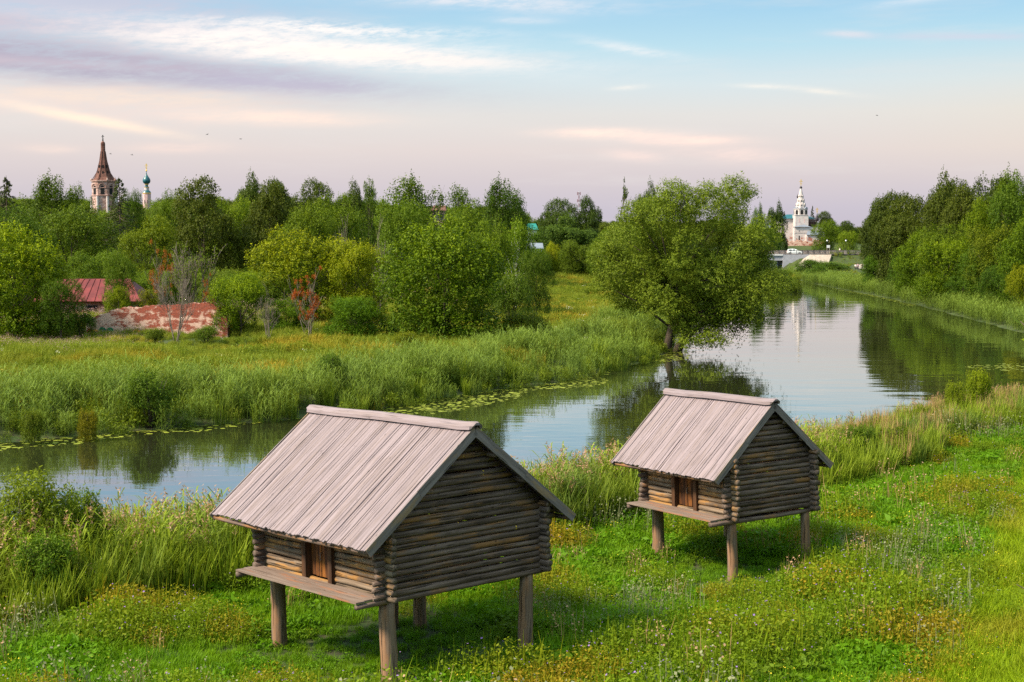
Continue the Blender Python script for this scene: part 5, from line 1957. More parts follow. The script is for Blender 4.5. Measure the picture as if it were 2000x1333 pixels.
t = root('road_sign', 'white rectangular road sign on two posts by the bridge', 'sign', (xat(1617.3, 398.5, 5), 398.5, 4.6))
m = MB()
m.box((-.42, -.02, 2.55), (.48, .02, 3.3))
m.build('board', M['white'], t)
for xx in (-.3, .36):
    m = MB()
    m.tube([(xx, .05, -.4), (xx, .05, 3.1)], .06, 8)
    m.build('post', M['concretewarm'], t)
def car():
    Y = 401.0
    z = DZ + .01
    x = xat(1551.5, Y, z)
    t = root('parked_car', 'white car on the bridge, pointing right', 'car', (x, Y, z))
    W = .86
    prof = [(-1.98, .35), (-2.02, .62), (-1.98, .92), (-1.9, 1.02), (-1.75, 1.35), (-1.5, 1.47), (-.6, 1.53), (.1, 1.47), (.55, 1.25), (.95, 1.0), (1.55, .9), (1.9, .74), (2.02, .55), (2.0, .32), (1.6, .25), (-1.6, .25)]
    m = MB()
    n = len(prof)
    ys = [-W, -W * .97, 0, W * .97, W]
    vs = []
    for yy in (-W, -W + .1, W - .1, W):
        for a, b in prof:
            inn = abs(yy) > W - .05
            hh = b
            yq = yy
            if b > 1.0:
                yq = yy * (1 - .28 * (b - 1.0) / .5)
            vs.append((a * (.975 if inn else 1), yq, hh * (1 - .012 * (1 if inn else 0)) + (.006 if inn else 0)))
    fs = []
    for i in range(3):
        for j in range(n):
            fs.append((i * n + j, i * n + (j + 1) % n, (i + 1) * n + (j + 1) % n, (i + 1) * n + j))
    fs += [tuple(range(n)), tuple(3 * n + j for j in range(n - 1, -1, -1))]
    m.add(vs, fs)
    m.build('body', M['carwhite'], t)
    for sy in (-1, 1):
        for (a0, a1, b0, b1) in ((-1.66, -.75, 1.02, 1.36), (-.68, .1, 1.02, 1.38), (.16, .62, 1.02, 1.18)):
            m = MB()
            y0 = sy * (W * .985)
            q = lambda b: sy * (W * (1 - .28 * max(0, b - 1.0) / .5) + .012)
            m.add([(a0, q(b0), b0), (a1, q(b0), b0), (a1 - .12, q(b1), b1), (a0 + .12, q(b1), b1), (a0, q(b0) - sy * .05, b0), (a1, q(b0) - sy * .05, b0), (a1 - .12, q(b1) - sy * .05, b1), (a0 + .12, q(b1) - sy * .05, b1)],
                  [(0, 1, 2, 3), (7, 6, 5, 4), (0, 4, 5, 1), (1, 5, 6, 2), (2, 6, 7, 3), (3, 7, 4, 0)])
            m.build('window', M['glass'], t)
        for xx in (-1.28, 1.28):
            m = MB()
            m.tube([(xx, sy * (W - .2), .31), (xx, sy * (W + .015), .31)], .31, 18)
            wh = m.build('wheel', M['rubber'], t)
            m = MB()
            m.tube([(xx, sy * (W + .005), .31), (xx, sy * (W + .03), .31)], .19, 14)
            m.build('rim', M['steel'], wh)
        m = MB()
        m.box((1.93, sy * .62 - .14, .58), (2.02, sy * .62 + .14, .72))
        m.build('headlight', M['lampglass'], t)
        m = MB()
        m.box((-2.035, sy * .66 - .12, .72), (-1.97, sy * .66 + .12, .92))
        m.build('taillight', M['gr_red'], t)
    m = MB()
    m.add([(.62, -.68, 1.23), (.62, .68, 1.23), (.98, .74, 1.02), (.98, -.74, 1.02), (.6, -.68, 1.2), (.6, .68, 1.2), (.96, .74, .98), (.96, -.74, .98)], [(0, 3, 2, 1), (4, 5, 6, 7), (0, 1, 5, 4), (1, 2, 6, 5), (2, 3, 7, 6), (3, 0, 4, 7)])
    m.build('windscreen', M['glass'], t)


car()


# ------------------------------------------------------------------ people
def skin_body(name, joints, edges, mat, parent, sub=2):
    me = bpy.data.meshes.new(name)
    me.from_pydata([j[0] for j in joints], edges, [])
    me.materials.append(mat)
    o = bpy.data.objects.new(name, me)
    COL.objects.link(o)
    md = o.modifiers.new('skin', 'SKIN')
    md.use_smooth_shade = True
    for i, j in enumerate(joints):
        r = j[1]
        me.skin_vertices[0].data[i].radius = (r, r) if not isinstance(r, tuple) else r
    me.skin_vertices[0].data[0].use_root = True
    s = o.modifiers.new('sub', 'SUBSURF')
    s.levels = s.render_levels = sub
    if parent is not None:
        o.parent = parent
    return o


def person(label, loc, rz, top, bottom, stride=.22, scale=1.0, skirt=False):
    t = root('person', label, 'person', loc, rz)
    t.scale = (scale,) * 3
    J, E = [], []

    def add(p, r, par=None):
        J.append((p, r))
        if par is not None:
            E.append((par, len(J) - 1))
        return len(J) - 1
    pel = add((0, 0, .95), .13)
    ch = add((0, -.01, 1.22), (.15, .11), pel)
    sh = add((0, 0, 1.42), (.13, .09), ch)
    nk = add((0, -.01, 1.50), .055, sh)
    h0 = add((0, -.03, 1.58), (.075, .085), nk)
    h1_ = add((0, -.03, 1.67), (.08, .095), h0)
    add((0, -.02, 1.74), (.055, .065), h1_)
    add((0, -.125, 1.62), .014, h0)        # nose
    arms, legs = [], []
    for s in (-1, 1):
        a = add((.17 * s, 0, 1.40), .055, sh)
        b = add((.22 * s, .05 * s, 1.14), .043, a)
        c = add((.22 * s, .05 * s - .10, .90), .03, b)
        d = add((.22 * s, .05 * s - .13, .83), .032, c)
        for i, off in enumerate((-.03, -.01, .01, .03)):
            add((.22 * s + off * .6, .05 * s - .145 + off * .5, .745 + .008 * i), .009, d)
        add((.22 * s - .02 * s, .05 * s - .175, .80), .009, d)
        arms.append((a, b, c))
        k = stride * s
        hp = add((.09 * s, 0, .90), .095, pel)
        kn = add((.095 * s, -k * .6 - .02, .50), .06, hp)
        an = add((.095 * s, -k * .9 + .04, .09), .04, kn)
        add((.10 * s, -k * .9 - .12, .04), (.04, .03), an)
        legs.append((hp, kn, an))
    skin_body('body', J, E, M['skin'], t)
    P = lambda i: J[i][0]
    JJ = [(P(pel), (.155, .125)), (P(ch), (.175, .13)), (P(sh), (.15, .105))]
    EE = [(0, 1), (1, 2)]
    for a, b, c in arms:
        JJ += [(P(a), .07), (P(b), .06)]
        EE += [(2, len(JJ) - 2), (len(JJ) - 2, len(JJ) - 1)]
    skin_body('shirt', JJ, EE, top, t)
    JJ = [((0, 0, .97), (.15, .12))]
    EE = []
    for a, b, c in legs:
        JJ += [(P(a), .11), (P(b), .078), (P(c), .06)]
        n = len(JJ)
        EE += [(0, n - 3), (n - 3, n - 2), (n - 2, n - 1)]
    skin_body('trousers', JJ, EE, bottom, t)
    m = MB()
    m.lathe([(.085, .0), (.105, .05), (.10, .11), (.06, .165), (.01, .18)], 12, (0, -.012, 1.605))
    m.build('hair', M['hair'], t, True)
    for s in (-1, 1):
        m = MB()
        m.lathe([(.004, -.012), (.012, 0), (.004, .012)], 6, (.032 * s, -.118, 1.645))
        m.build('eye', M['opening'], t)
        m = MB()
        k = stride * s
        m.box((.10 * s - .05, -k * .9 - .17, 0), (.10 * s + .05, -k * .9 + .09, .085))
        m.build('shoe', M['clothdark'], t)


for (lab, px, Y, rz, a, b, s) in (
        ('person in a white shirt on the river path, left of the pair', 1671, 341, 3.0, 'shirtwhite', 'clothdark', .98),
        ('person in a lilac shirt on the river path, right of the pair', 1675.5, 340, 3.2, 'shirtlilac', 'clothdark', 1.0),
        ('person in dark clothes on the river path beside the trees', 1683.5, 338, .3, 'clothdark', 'clothdark', .95)):
    x = xat(px, Y, 2)
    person(lab, (x, Y, h1(x, Y) + .06), rz, M[a], M[b], .2, s)
person('person in a white shirt walking by the road railing', (xat(1640, 400.3, 5), 400.3, DZ + .13), -1.3, M['shirtwhite'], M['clothdark'], .3, 1.0)


# ------------------------------------------------------------------ mast and birds
def mast():
    Y = 700.0
    x = xat(1130.5, Y, 20)
    zb = h1(x, Y)
    t = root('radio_mast', 'distant red and white lattice mast with antenna panels', 'mast', (x, Y, zb))
    H_ = zat(374, Y) - zb
    m = MB()
    n = 14
    for j in range(3):
        a = 2.094 * j
        for i in range(n):
            r0, r1 = .7 - .5 * i / n, .7 - .5 * (i + 1) / n
            p = (r0 * math.cos(a), r0 * math.sin(a), H_ * i / n - (1 if i == 0 else 0))
            q = (r1 * math.cos(a), r1 * math.sin(a), H_ * (i + 1) / n)
            m.tube([p, q], .06, 5, i % 2)
            b = a + 2.094
            m.tube([p, (r1 * math.cos(b), r1 * math.sin(b), H_ * (i + 1) / n)], .05, 4, i % 2)
    m.build('lattice', [M['redmast'], M['white']], t)
    for j in range(6):
        a = 1.047 * j + .3
        for hh in (.93, .80):
            m = MB()
            r = .8
            m.box((r * math.cos(a) - .09, r * math.sin(a) - .07, H_ * hh), (r * math.cos(a) + .09, r * math.sin(a) + .07, H_ * hh + 1.5))
            m.tube([(0, 0, H_ * hh + 1), (r * math.cos(a), r * math.sin(a), H_ * hh + 1)], .05, 4)
            m.build('antenna_panel', M['redmast'], t)


mast()


def bird(label, px, py, Y, bank):
    p = at(px, py, Y)
    rng = random.Random(int(px))
    J, E = [], []
    body = [(-.17, .025), (-.10, .045), (0, .055), (.09, .045), (.15, .032), (.20, .012)]
    for i, (a, r) in enumerate(body):
        J.append(((a, 0, .01 * math.sin(i)), r))
        if i:
            E.append((i - 1, i))
    J.append(((-.28, .03, 0), .012))
    J.append(((-.28, -.03, 0), .012))
    E += [(0, len(J) - 2), (0, len(J) - 1)]
    for s in (-1, 1):
        b = len(J)
        J += [((.03, .12 * s, .05), (.03, .012)), ((.05, .26 * s, .10), (.028, .010)), ((-.02, .42 * s, .06), (.012, .006))]
        E += [(2, b), (b, b + 1), (b + 1, b + 2)]
    o = skin_body('bird', J, E, M['ironblack'], None, 1)
    tag(o, label, 'bird', 'birds over the wood')
    o.location = p
    o.rotation_euler = (bank, .1, rng.uniform(-.5, .5))


bird('small dark bird right of the brown tent roof', 216, 301, 250, .3)
bird('small dark bird above and left of the onion dome', 258, 303, 250, -.2)
bird('dark bird higher in the sky, left of two beside each other', 405, 263, 230, .5)
bird('dark bird in the sky, right of two beside each other', 470, 272, 230, .1)
bird('lone small bird high over the right bank', 1713, 226, 260, .2)


# ------------------------------------------------------------------ sapling at the viewer's right, a few leaves reaching into view
def sapling():
    rs, rng = np.random.RandomState(12), random.Random(12)
    Y = 11.0
    x = 5.1
    zb = h1(x, Y)
    t = root('sapling', 'leafy sapling twigs close to the viewer at the right edge', 'tree', (x, Y, zb))
    mb = MB()
    hi = at(1993, 628, Y) - Vector((x, Y, zb))
    lo = at(1986, 1142, Y - .6) - Vector((x, Y, zb))
    mb.tube([(0, 0, -.2), (.05, .05, 1.2), (-.05, 0, 2.6), (.1, 0, 4.2)], [.05, .04, .03, .01], 8)
    ends = []
    for tgt, st in ((hi, (-.02, 0, 2.5)), (lo, (.03, 0, .9))):
        a = Vector(st)
        mb.tube([a, a.lerp(tgt, .5) + Vector((0, 0, .12)), tgt], [.014, .009, .004], 5)
        ends.append((a, tgt))
    for i in range(14):
        a = rng.uniform(-1.2, 1.9)
        z = rng.uniform(.8, 4)
        e = Vector((math.cos(a) * rng.uniform(.4, .9), math.sin(a) * rng.uniform(.4, .9), z + .5))
        mb.tube([(0, 0, z), e * .5 + Vector((0, 0, z * .5 + .05)), e], [.012, .008, .003], 5)
        ends.append((Vector((0, 0, z)), e))
    mb.build('trunk', M['bark'], t, True)
    C, N = [], []
    for a, b in ends:
        for i in range(9):
            q = .45 + .6 * i / 9
            p = a.lerp(b, q) + Vector((rng.uniform(-.05, .05), rng.uniform(-.05, .05), rng.uniform(-.06, .03)))
            C.append(p)
            N.append((rng.uniform(-.6, .6), -.5 + rng.uniform(-.5, .5), .6))
    V, F = leaves(rs, np.array([tuple(c) for c in C]), np.array(N), .055, .025)
    link('leaves', quadmesh('leaves', V, F, L['broad'], np.repeat(rs.rand(len(C)) * .6 + .4, 4)), t)


sapling()
# ------------------------------------------------------------------ ground cover: small plants instanced over regions
def blades(rs, n, h, spread, w, lean, v0=0):
    """arching two-segment blades"""
    V, F, T = [], [], []
    a = rs.rand(n) * 6.283
    r = spread * np.sqrt(rs.rand(n))
    hh = h[0] + (h[1] - h[0]) * rs.rand(n)
    b = rs.rand(n) * 6.283
    le = lean * (.3 + 1.0 * rs.rand(n)) * hh
    px, py = r * np.cos(a), r * np.sin(a)
    dx, dy = np.cos(b), np.sin(b)
    sx, sy = -dy * w / 2, dx * w / 2
    z0 = np.full(n, -.03)
    P = [np.stack([px - sx, py - sy, z0], 1), np.stack([px + sx, py + sy, z0], 1),
         np.stack([px + dx * le * .35 + sx, py + dy * le * .35 + sy, hh * .6], 1), np.stack([px + dx * le * .35 - sx, py + dy * le * .35 - sy, hh * .6], 1),
         np.stack([px + dx * le + sx * .15, py + dy * le + sy * .15, hh * (1 - .25 * le / hh)], 1), np.stack([px + dx * le - sx * .15, py + dy * le - sy * .15, hh * (1 - .25 * le / hh)], 1)]
    V = np.stack(P, 1).reshape(-1, 3)
    i = np.arange(n)[:, None] * 6
    F = np.concatenate([i + np.array([[0, 1, 2, 3]]), i + np.array([[3, 2, 4, 5]])])
    k = (hh / h[1])[:, None]
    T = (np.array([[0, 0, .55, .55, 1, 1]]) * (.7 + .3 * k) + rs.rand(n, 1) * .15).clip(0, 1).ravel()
    return V, F, T


def leafset(rs, n, spread, z, L_, W_, up=.6, dome=True):
    a = rs.rand(n) * 6.283
    r = spread * np.sqrt(rs.rand(n))
    zz = z[0] + (z[1] - z[0]) * rs.rand(n)
    if dome:
        zz = zz * np.sqrt(np.clip(1 - (r / spread) ** 2 * .75, .05, 1))
    C = np.stack([r * np.cos(a), r * np.sin(a), zz], 1)
    N = rs.normal(size=(n, 3)) * .5 + np.array([0, 0, up]) + C * np.array([.6, .6, 0]) / spread * .6
    s = L_ * (.6 + .8 * rs.rand(n))
    V, F = leaves(rs, C, N, s, s * W_)
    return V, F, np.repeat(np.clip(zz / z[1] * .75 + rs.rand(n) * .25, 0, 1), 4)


def combine(*parts):
    """parts: (V, F, T, material index)"""
    V, F, T, m_, o = [], [], [], [], 0
    for v, f, t, mi in parts:
        V.append(v)
        F.append(f + o)
        T.append(t)
        m_.append(np.full(len(f), mi))
        o += len(v)
    return np.vstack(V), np.vstack(F), np.concatenate(T), np.concatenate(m_)


TPL = {}


def template(key, mats, parts):
    V, F, T, mi = combine(*parts)
    me = quadmesh(key, V, F, [L[m] for m in mats], T, mi)
    TPL.setdefault(key.split('-')[0], []).append(me)


def stalks(rs, n, h, spread, lean=.12, w=.012):
    return blades(rs, n, h, spread, w, lean)


for s in range(4):
    rs = np.random.RandomState(100 + s)
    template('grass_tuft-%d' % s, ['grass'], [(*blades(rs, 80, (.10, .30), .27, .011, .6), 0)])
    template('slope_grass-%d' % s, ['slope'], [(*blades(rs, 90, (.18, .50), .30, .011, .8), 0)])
    template('weed-%d' % s, ['weed', 'grass'], [(*leafset(rs, 170, .34, (.03, .27), .041, .5), 0), (*blades(rs, 12, (.2, .45), .3, .010, .5), 1)])
    q = [(*leafset(rs, 420, .42, (.05, .42), .019, .5), 0), (*stalks(rs, 12, (.30, .52), .36), 0)]
    fl = leafset(rs, 3, .40, (.40, .54), .012, .8, .8)
    template('herb-%d' % s, ['herb', 'violet'], q + [(*fl[:2], fl[2], 1)])
    q = [(*leafset(rs, 300, .42, (.05, .50), .028, .4), 0), (*stalks(rs, 10, (.45, .80), .38), 1)]
    hd = leafset(rs, 55, .42, (.50, .85), .020, .8, .4)
    template('seedhead-%d' % s, ['weed', 'grey'], q + [(*hd, 1)])
    fl = leafset(rs, 26, .36, (.30, .46), .013, .8, .9)
    template('buttercup-%d' % s, ['grass', 'yellow'], [(*blades(rs, 50, (.15, .42), .3, .010, .5), 0), (*fl, 1)])
    hd = leafset(rs, 40, .36, (.55, .95), .022, .8, .4)
    template('drystalk-%d' % s, ['spike', 'plume', 'grass'], [(*stalks(rs, 14, (.5, 1.0), .34, .3, .012), 0), (*hd, 1), (*blades(rs, 24, (.2, .5), .3, .012, .5), 2)])
    template('dock-%d' % s, ['weed'], [(*leafset(rs, 14, .34, (.12, .34), .12, .42, .5), 0), (*leafset(rs, 40, .3, (.05, .3), .06, .5), 0)])
    # reeds: stems with long hanging leaves and some plumes
    def reedparts(rs, n, h, spread, lw, ll):
        V, F, T = [], [], []
        st = blades(rs, n, h, spread, .016, .10)
        tops = st[0].reshape(n, 6, 3)[:, 4]
        base = st[0].reshape(n, 6, 3)[:, 0]
        per = 9
        t = np.tile(np.linspace(.22, .96, per), (n, 1)) + rs.normal(size=(n, per)) * .03
        C0 = base[:, None] + (tops - base)[:, None] * t[..., None]
        a = rs.rand(n, per) * 6.283
        d = np.stack([np.cos(a), np.sin(a), .75 + .5 * rs.rand(n, per)], -1)
        d = norm(d)
        ln = ll * (.6 + .6 * rs.rand(n, per))
        side = norm(np.cross(d, np.array([0, 0, 1.0]))) * lw / 2
        p1 = C0 + d * (ln * .55)[..., None]
        p2 = p1 + (d * np.array([1, 1, .05])) * (ln * .45)[..., None]
        Vq = np.stack([C0 - side * .5, C0 + side * .5, p1 + side, p1 - side, p2 + side * .1, p2 - side * .1], 2).reshape(-1, 3)
        i = np.arange(n * per)[:, None] * 6
        Fq = np.concatenate([i + np.array([[0, 1, 2, 3]]), i + np.array([[3, 2, 4, 5]])])
        Tq = np.repeat((t * .8 + rs.rand(n, per) * .2).clip(0, 1).ravel(), 6)
        return st, (Vq, Fq, Tq), tops
    st, lf, tops = reedparts(rs, 15, (1.35, 2.15), .5, .032, .55)
    template('reed-%d' % s, ['reed'], [(*st, 0), (*lf, 0)])
    st, lf, tops = reedparts(rs, 14, (1.2, 1.9), .45, .034, .55)
    k = tops[: 5]
    C = (k[:, None] + rs.normal(size=(5, 16, 3)) * np.array([.035, .035, .10]) + np.array([0, 0, .04])).reshape(-1, 3)
    pv, pf = leaves(rs, C, rs.normal(size=(len(C), 3)), .05, .014)
    template('plumereed-%d' % s, ['reednear', 'plume'], [(*st, 0), (*lf, 0), (pv, pf, np.repeat(rs.rand(len(C)), 4), 1)])
    # small-reed grass: stiff dark seed spikes over pale blades
    sp = blades(rs, 26, (1.3, 1.85), .42, .028, .10)
    template('spikegrass-%d' % s, ['reednear', 'spike'], [(*blades(rs, 75, (.7, 1.5), .45, .018, .30), 0), (*sp, 1)])
    template('broadblade-%d' % s, ['reednear'], [(*blades(rs, 44, (.9, 1.75), .34, .032, .34), 0)])
    # tall meadow of many kinds
    q = [(*blades(rs, 60, (.5, 1.05), .55, .022, .35), 0), (*leafset(rs, 70, .5, (.2, .8), .06, .4), 0)]
    template('meadow-%d' % s, ['meadow'], q)
    pk = leafset(rs, 22, .5, (.8, 1.3), .03, .4, .3, False)
    template('fireweed-%d' % s, ['meadow', 'pink'], q + [(*pk, 1)])
    um = leafset(rs, 16, .32, (.95, 1.15), .045, .9, 3.0, False)
    template('umbel-%d' % s, ['meadow', 'cream'], [(*blades(rs, 26, (.6, 1.1), .4, .02, .3), 0), (*um, 1)])
    template('coarse-%d' % s, ['shrub'], [(*leafset(rs, 150, .55, (.1, .95), .075, .42), 0), (*blades(rs, 16, (.6, 1.1), .4, .02, .3), 0)])




def scatter(name, keys, P, idx, scl, rs, tilt=.12, flat=None):
    """one object of instanced plants at the points P (x, y); idx chooses the template key"""
    coll = bpy.data.collections.new(name + ' kinds')
    order = []
    n_of = []
    for k in keys:
        n_of.append(len(TPL[k]))
        for me in TPL[k]:
            order.append(me)
    for i, me in enumerate(order):
        ob = bpy.data.objects.new('plant_%03d' % i, me)
        coll.objects.link(ob)
    start = np.cumsum([0] + n_of)[:-1]
    idx = np.asarray(idx)
    full = start[idx] + (rs.rand(len(idx)) * np.array(n_of)[idx]).astype(int)
    z = H(P[:, 0], P[:, 1]) if flat is None else np.full(len(P), flat)
    me = bpy.data.meshes.new(name)
    me.vertices.add(len(P))
    me.vertices.foreach_set('co', np.stack([P[:, 0], P[:, 1], z], 1).astype(np.float32).ravel())
    a = me.attributes.new('pick', 'INT', 'POINT')
    a.data.foreach_set('value', full.astype(np.int32))
    a = me.attributes.new('rot', 'FLOAT_VECTOR', 'POINT')
    r = np.stack([rs.normal(size=len(P)) * tilt, rs.normal(size=len(P)) * tilt, rs.rand(len(P)) * 6.283], 1)
    a.data.foreach_set('vector', r.astype(np.float32).ravel())
    a = me.attributes.new('scl', 'FLOAT', 'POINT')
    a.data.foreach_set('value', np.asarray(scl, np.float32))
    me.update()
    o = link(name, me)
    kind(o, 'stuff')
    tr = bpy.data.node_groups.new(name, 'GeometryNodeTree')
    tr.interface.new_socket('Geometry', in_out='INPUT', socket_type='NodeSocketGeometry')
    tr.interface.new_socket('Geometry', in_out='OUTPUT', socket_type='NodeSocketGeometry')
    g = G(tr)
    gi, go = g.n('NodeGroupInput'), g.n('NodeGroupOutput')
    ci = g.n('GeometryNodeCollectionInfo')
    ci.inputs['Collection'].default_value = coll
    ci.inputs['Separate Children'].default_value = True
    ci.inputs['Reset Children'].default_value = True
    ip = g.n('GeometryNodeInstanceOnPoints')

    def na(nm, typ):
        nd = g.n('GeometryNodeInputNamedAttribute', data_type=typ)
        nd.inputs['Name'].default_value = nm
        return nd.outputs['Attribute']
    tr.links.new(gi.outputs[0], ip.inputs['Points'])
    tr.links.new(ci.outputs[0], ip.inputs['Instance'])
    ip.inputs['Pick Instance'].default_value = True
    tr.links.new(na('pick', 'INT'), ip.inputs['Instance Index'])
    tr.links.new(na('rot', 'FLOAT_VECTOR'), ip.inputs['Rotation'])
    tr.links.new(na('scl', 'FLOAT'), ip.inputs['Scale'])
    tr.links.new(ip.outputs[0], go.inputs[0])
    md = o.modifiers.new('plants', 'NODES')
    md.node_group = tr
    return o


def sample(rs, n, x0, x1, y0, y1):
    return np.stack([x0 + (x1 - x0) * rs.rand(n), y0 + (y1 - y0) * rs.rand(n)], 1)


def in_view(P, m=80, zz=1.0):
    px = 1000 + FPX * P[:, 0] / np.maximum(P[:, 1], 1)
    return (px > -m) & (px < 2000 + m)


def foot(P):
    return P[:, 0] - (8.6 + (P[:, 1] - 27.5) * (13.2 / 30.5))


def barn_clear(P, m=0.0):
    """points under the barns"""
    def fr(x0, y0, yaw, W, L_):
        dx, dy = P[:, 0] - x0, P[:, 1] - y0
        u, v = dx * math.cos(yaw) + dy * math.sin(yaw), -dx * math.sin(yaw) + dy * math.cos(yaw)
        return (u > -.7 - m) & (u < W + m) & (v > -m) & (v < L_ + m)
    return fr(-2.43, 27.3, .792, 4.28, 4.11) | fr(5.5, 35.25, .592, 2.71, 3.4)


rs = np.random.RandomState(77)
# near field -----------------------------------------------------------------
P = sample(rs, 100000, -24, 44, 21, 84)
d, dl, dr, dn = regions(P[:, 0], P[:, 1])
ok = in_view(P, 480) & (d > 1.0) & (np.argmin(np.vstack([dl, dr, dn]), 0) == 2)
ok &= rs.rand(len(P)) < np.clip(1.25 - P[:, 1] / 75, .35, 1)
P, dn = P[ok], dn[ok]
sl = foot(P) > -.4
under = barn_clear(P)
n1, n2, n3 = vnoise(P[:, 0], P[:, 1], 2.2), vnoise(P[:, 0] + 50, P[:, 1], 1.6), vnoise(P[:, 0], P[:, 1] + 80, 3.5)
idx = np.where(n1 > .40, 1, 0)                       # weeds / grass
right = sstep(P[:, 0] - (P[:, 1] - 30) * .25, 1.5, 6) * sstep(dn, 9, 14)
front = sstep(P[:, 1], 30, 26)
u = rs.rand(len(P))
herb = (n2 > .68 - .17 * right - .06 * front)
idx = np.where(herb & (u < .55), 2, idx)
idx = np.where((n3 > .64 - .10 * right - .08 * front) & ~herb & (u < .16), 3, idx)
idx = np.where((u > .985 - .03 * front), 4, idx)
u6 = rs.rand(len(P))
idx = np.where((u6 > .990) & (idx < 2), 6, np.where((u6 < .06) & (idx < 2), 7, idx))
idx = np.where(sl, np.where(u < .93, 5, np.where(u < .97, 2, 4)), idx)
idx = np.where(under, np.where(u < .8, 0, 1), idx)
s = (.75 + .6 * rs.rand(len(P))) * (1 + .5 * (n1 - .5))
s = np.where(idx == 2, s * (.85 + .9 * n2), s)
s = np.where(idx == 3, s * 1.15, s)
s = np.where(under, s * .48, s)
s = np.where(barn_clear(P, .7) & ~under, s * .62, s)
keep = (idx < 2) | (idx > 3)  | (rs.rand(len(P)) < .5)
low = np.isin(idx, (0, 1, 5))
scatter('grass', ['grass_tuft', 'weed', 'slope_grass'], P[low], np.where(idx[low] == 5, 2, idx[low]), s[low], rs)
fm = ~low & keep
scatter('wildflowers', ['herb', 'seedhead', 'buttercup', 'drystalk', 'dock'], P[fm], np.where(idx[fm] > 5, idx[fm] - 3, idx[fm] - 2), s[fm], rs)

# reeds and tall grass on the near bank --------------------------------------
P = sample(rs, 52000, -30, 48, 26, 94)
d, dl, dr, dn = regions(P[:, 0], P[:, 1])
near = np.argmin(np.vstack([dl, dr, dn]), 0) == 2
wid = 5.6 + 2.0 * (vnoise(P[:, 0], P[:, 1], 5) - .5) + 2.0 * sstep(P[:, 0], -6, -14)
ok = in_view(P, 480) & near & (d > -.9) & (d < wid) & (rs.rand(len(P)) < .75)
P, d = P[ok], d[ok]
u, nn = rs.rand(len(P)), vnoise(P[:, 0], P[:, 1], 3.2)
rt = sstep(P[:, 0], 9, 14)
tan = sstep(nn, .35, .55)
wet = sstep(d, 2.6, 1.2)
idx = np.where(u < (.14 + .32 * tan) * wet, 1, np.where(u < .32 + .25 * wet, 0, np.where(u < .95, 2, 3)))            # spikegrass / plume reed / broad blades
idx = np.where((rt > rs.rand(len(P))) & (d > .8), np.where(u < .62, 3, np.where(u < .78, 4, np.where(u < .83, 1, 2))), idx)
idx = np.where((d > wid[ok] - 1.1) & (u < .6), np.where(u < .3, 3, 2), idx)
s = .85 + .4 * rs.rand(len(P)) - .28 * sstep(d, 4, 7.5)
s *= 1 - .22 * rt
scatter('reeds', ['plumereed', 'spikegrass', 'broadblade', 'coarse', 'seedhead'], P, idx, s, rs, .08)

# left bank: reed belt, then the meadow ---------------------------------------
P = sample(rs, 82000, -80, 48, 42, 330)
d, dl, dr, dn = regions(P[:, 0], P[:, 1])
lft = (np.argmin(np.vstack([dl, dr, dn]), 0) == 0) & in_view(P, 460)
bw = 8.5 + 7 * (vnoise(P[:, 0], P[:, 1], 9) - .5) - 3 * sstep(P[:, 1], 110, 140)
ok = lft & (d > -.9) & (d < bw)
ok &= rs.rand(len(P)) < np.clip(2.1 - P[:, 1] / 80, .4, 1)
Q, dq = P[ok], d[ok]
u = rs.rand(len(Q))
nn = vnoise(Q[:, 0], Q[:, 1], 4)
n5 = vnoise(Q[:, 0] + 20, Q[:, 1], 2.2)
idx = np.where((nn > .54) & (u < .75), 1, np.where((dq < 1.6) & (u < .45), 2, np.where((n5 > .6) & (u < .6), 3, 0)))
s = (.80 + .32 * rs.rand(len(Q))) * (.75 + .35 * sstep(dq, -.9, 1.2)) * (1 - .2 * sstep(dq, 5, 12)) * (.72 + .5 * n5)
Q2 = sample(rs, 62000, -80, 48, 46, 330)
s_more = None
scatter('reed_belt', ['reed', 'coarse', 'broadblade', 'meadow'], Q, idx, s, rs, .08)
P = np.vstack([P, Q2])
d, dl, dr, dn = regions(P[:, 0], P[:, 1])
lft = (np.argmin(np.vstack([dl, dr, dn]), 0) == 0) & in_view(P, 460)
bw = 6 + 7 * (vnoise(P[:, 0], P[:, 1], 9) - .5)
ok = lft & (d > bw) & (P[:, 1] < 330)
ok &= (d < 62) | (P[:, 0] > -12)
ok &= rs.rand(len(P)) < np.clip(1.5 - P[:, 1] / 200, .3, 1)
P = P[ok]
u = rs.rand(len(P))
nn = vnoise(P[:, 0], P[:, 1], 5)
pinkz = sstep(-P[:, 0] + (P[:, 1] - 100) * .2, 26, 36) * sstep(P[:, 1], 96, 106)
idx = np.where(u < .74, 0, np.where(u < .86, 3, np.where(u < .866, 2, 0)))
idx = np.where((nn > .6) & (u < .35), 3, idx)
idx = np.where(rs.rand(len(P)) < pinkz * .65, 1, idx)
s = (.75 + .55 * rs.rand(len(P))) * (.55 + .75 * vnoise(P[:, 0], P[:, 1], 3))
s *= 1 - .58 * sstep(P[:, 1], 100, 109) * sstep(P[:, 1], 123, 120) * sstep(P[:, 0], -43, -38) * sstep(P[:, 0], -18, -22)
scatter('meadow_grass', ['meadow', 'fireweed', 'umbel', 'coarse'], P, idx, s, rs)

# right bank grass -------------------------------------------------------------
P = sample(rs, 32000, 36, 140, 105, 400)
d, dl, dr, dn = regions(P[:, 0], P[:, 1])
ok = (np.argmin(np.vstack([dl, dr, dn]), 0) == 1) & in_view(P, 420) & (d > -.5) & ((d < 16) | (P[:, 1] > 290))
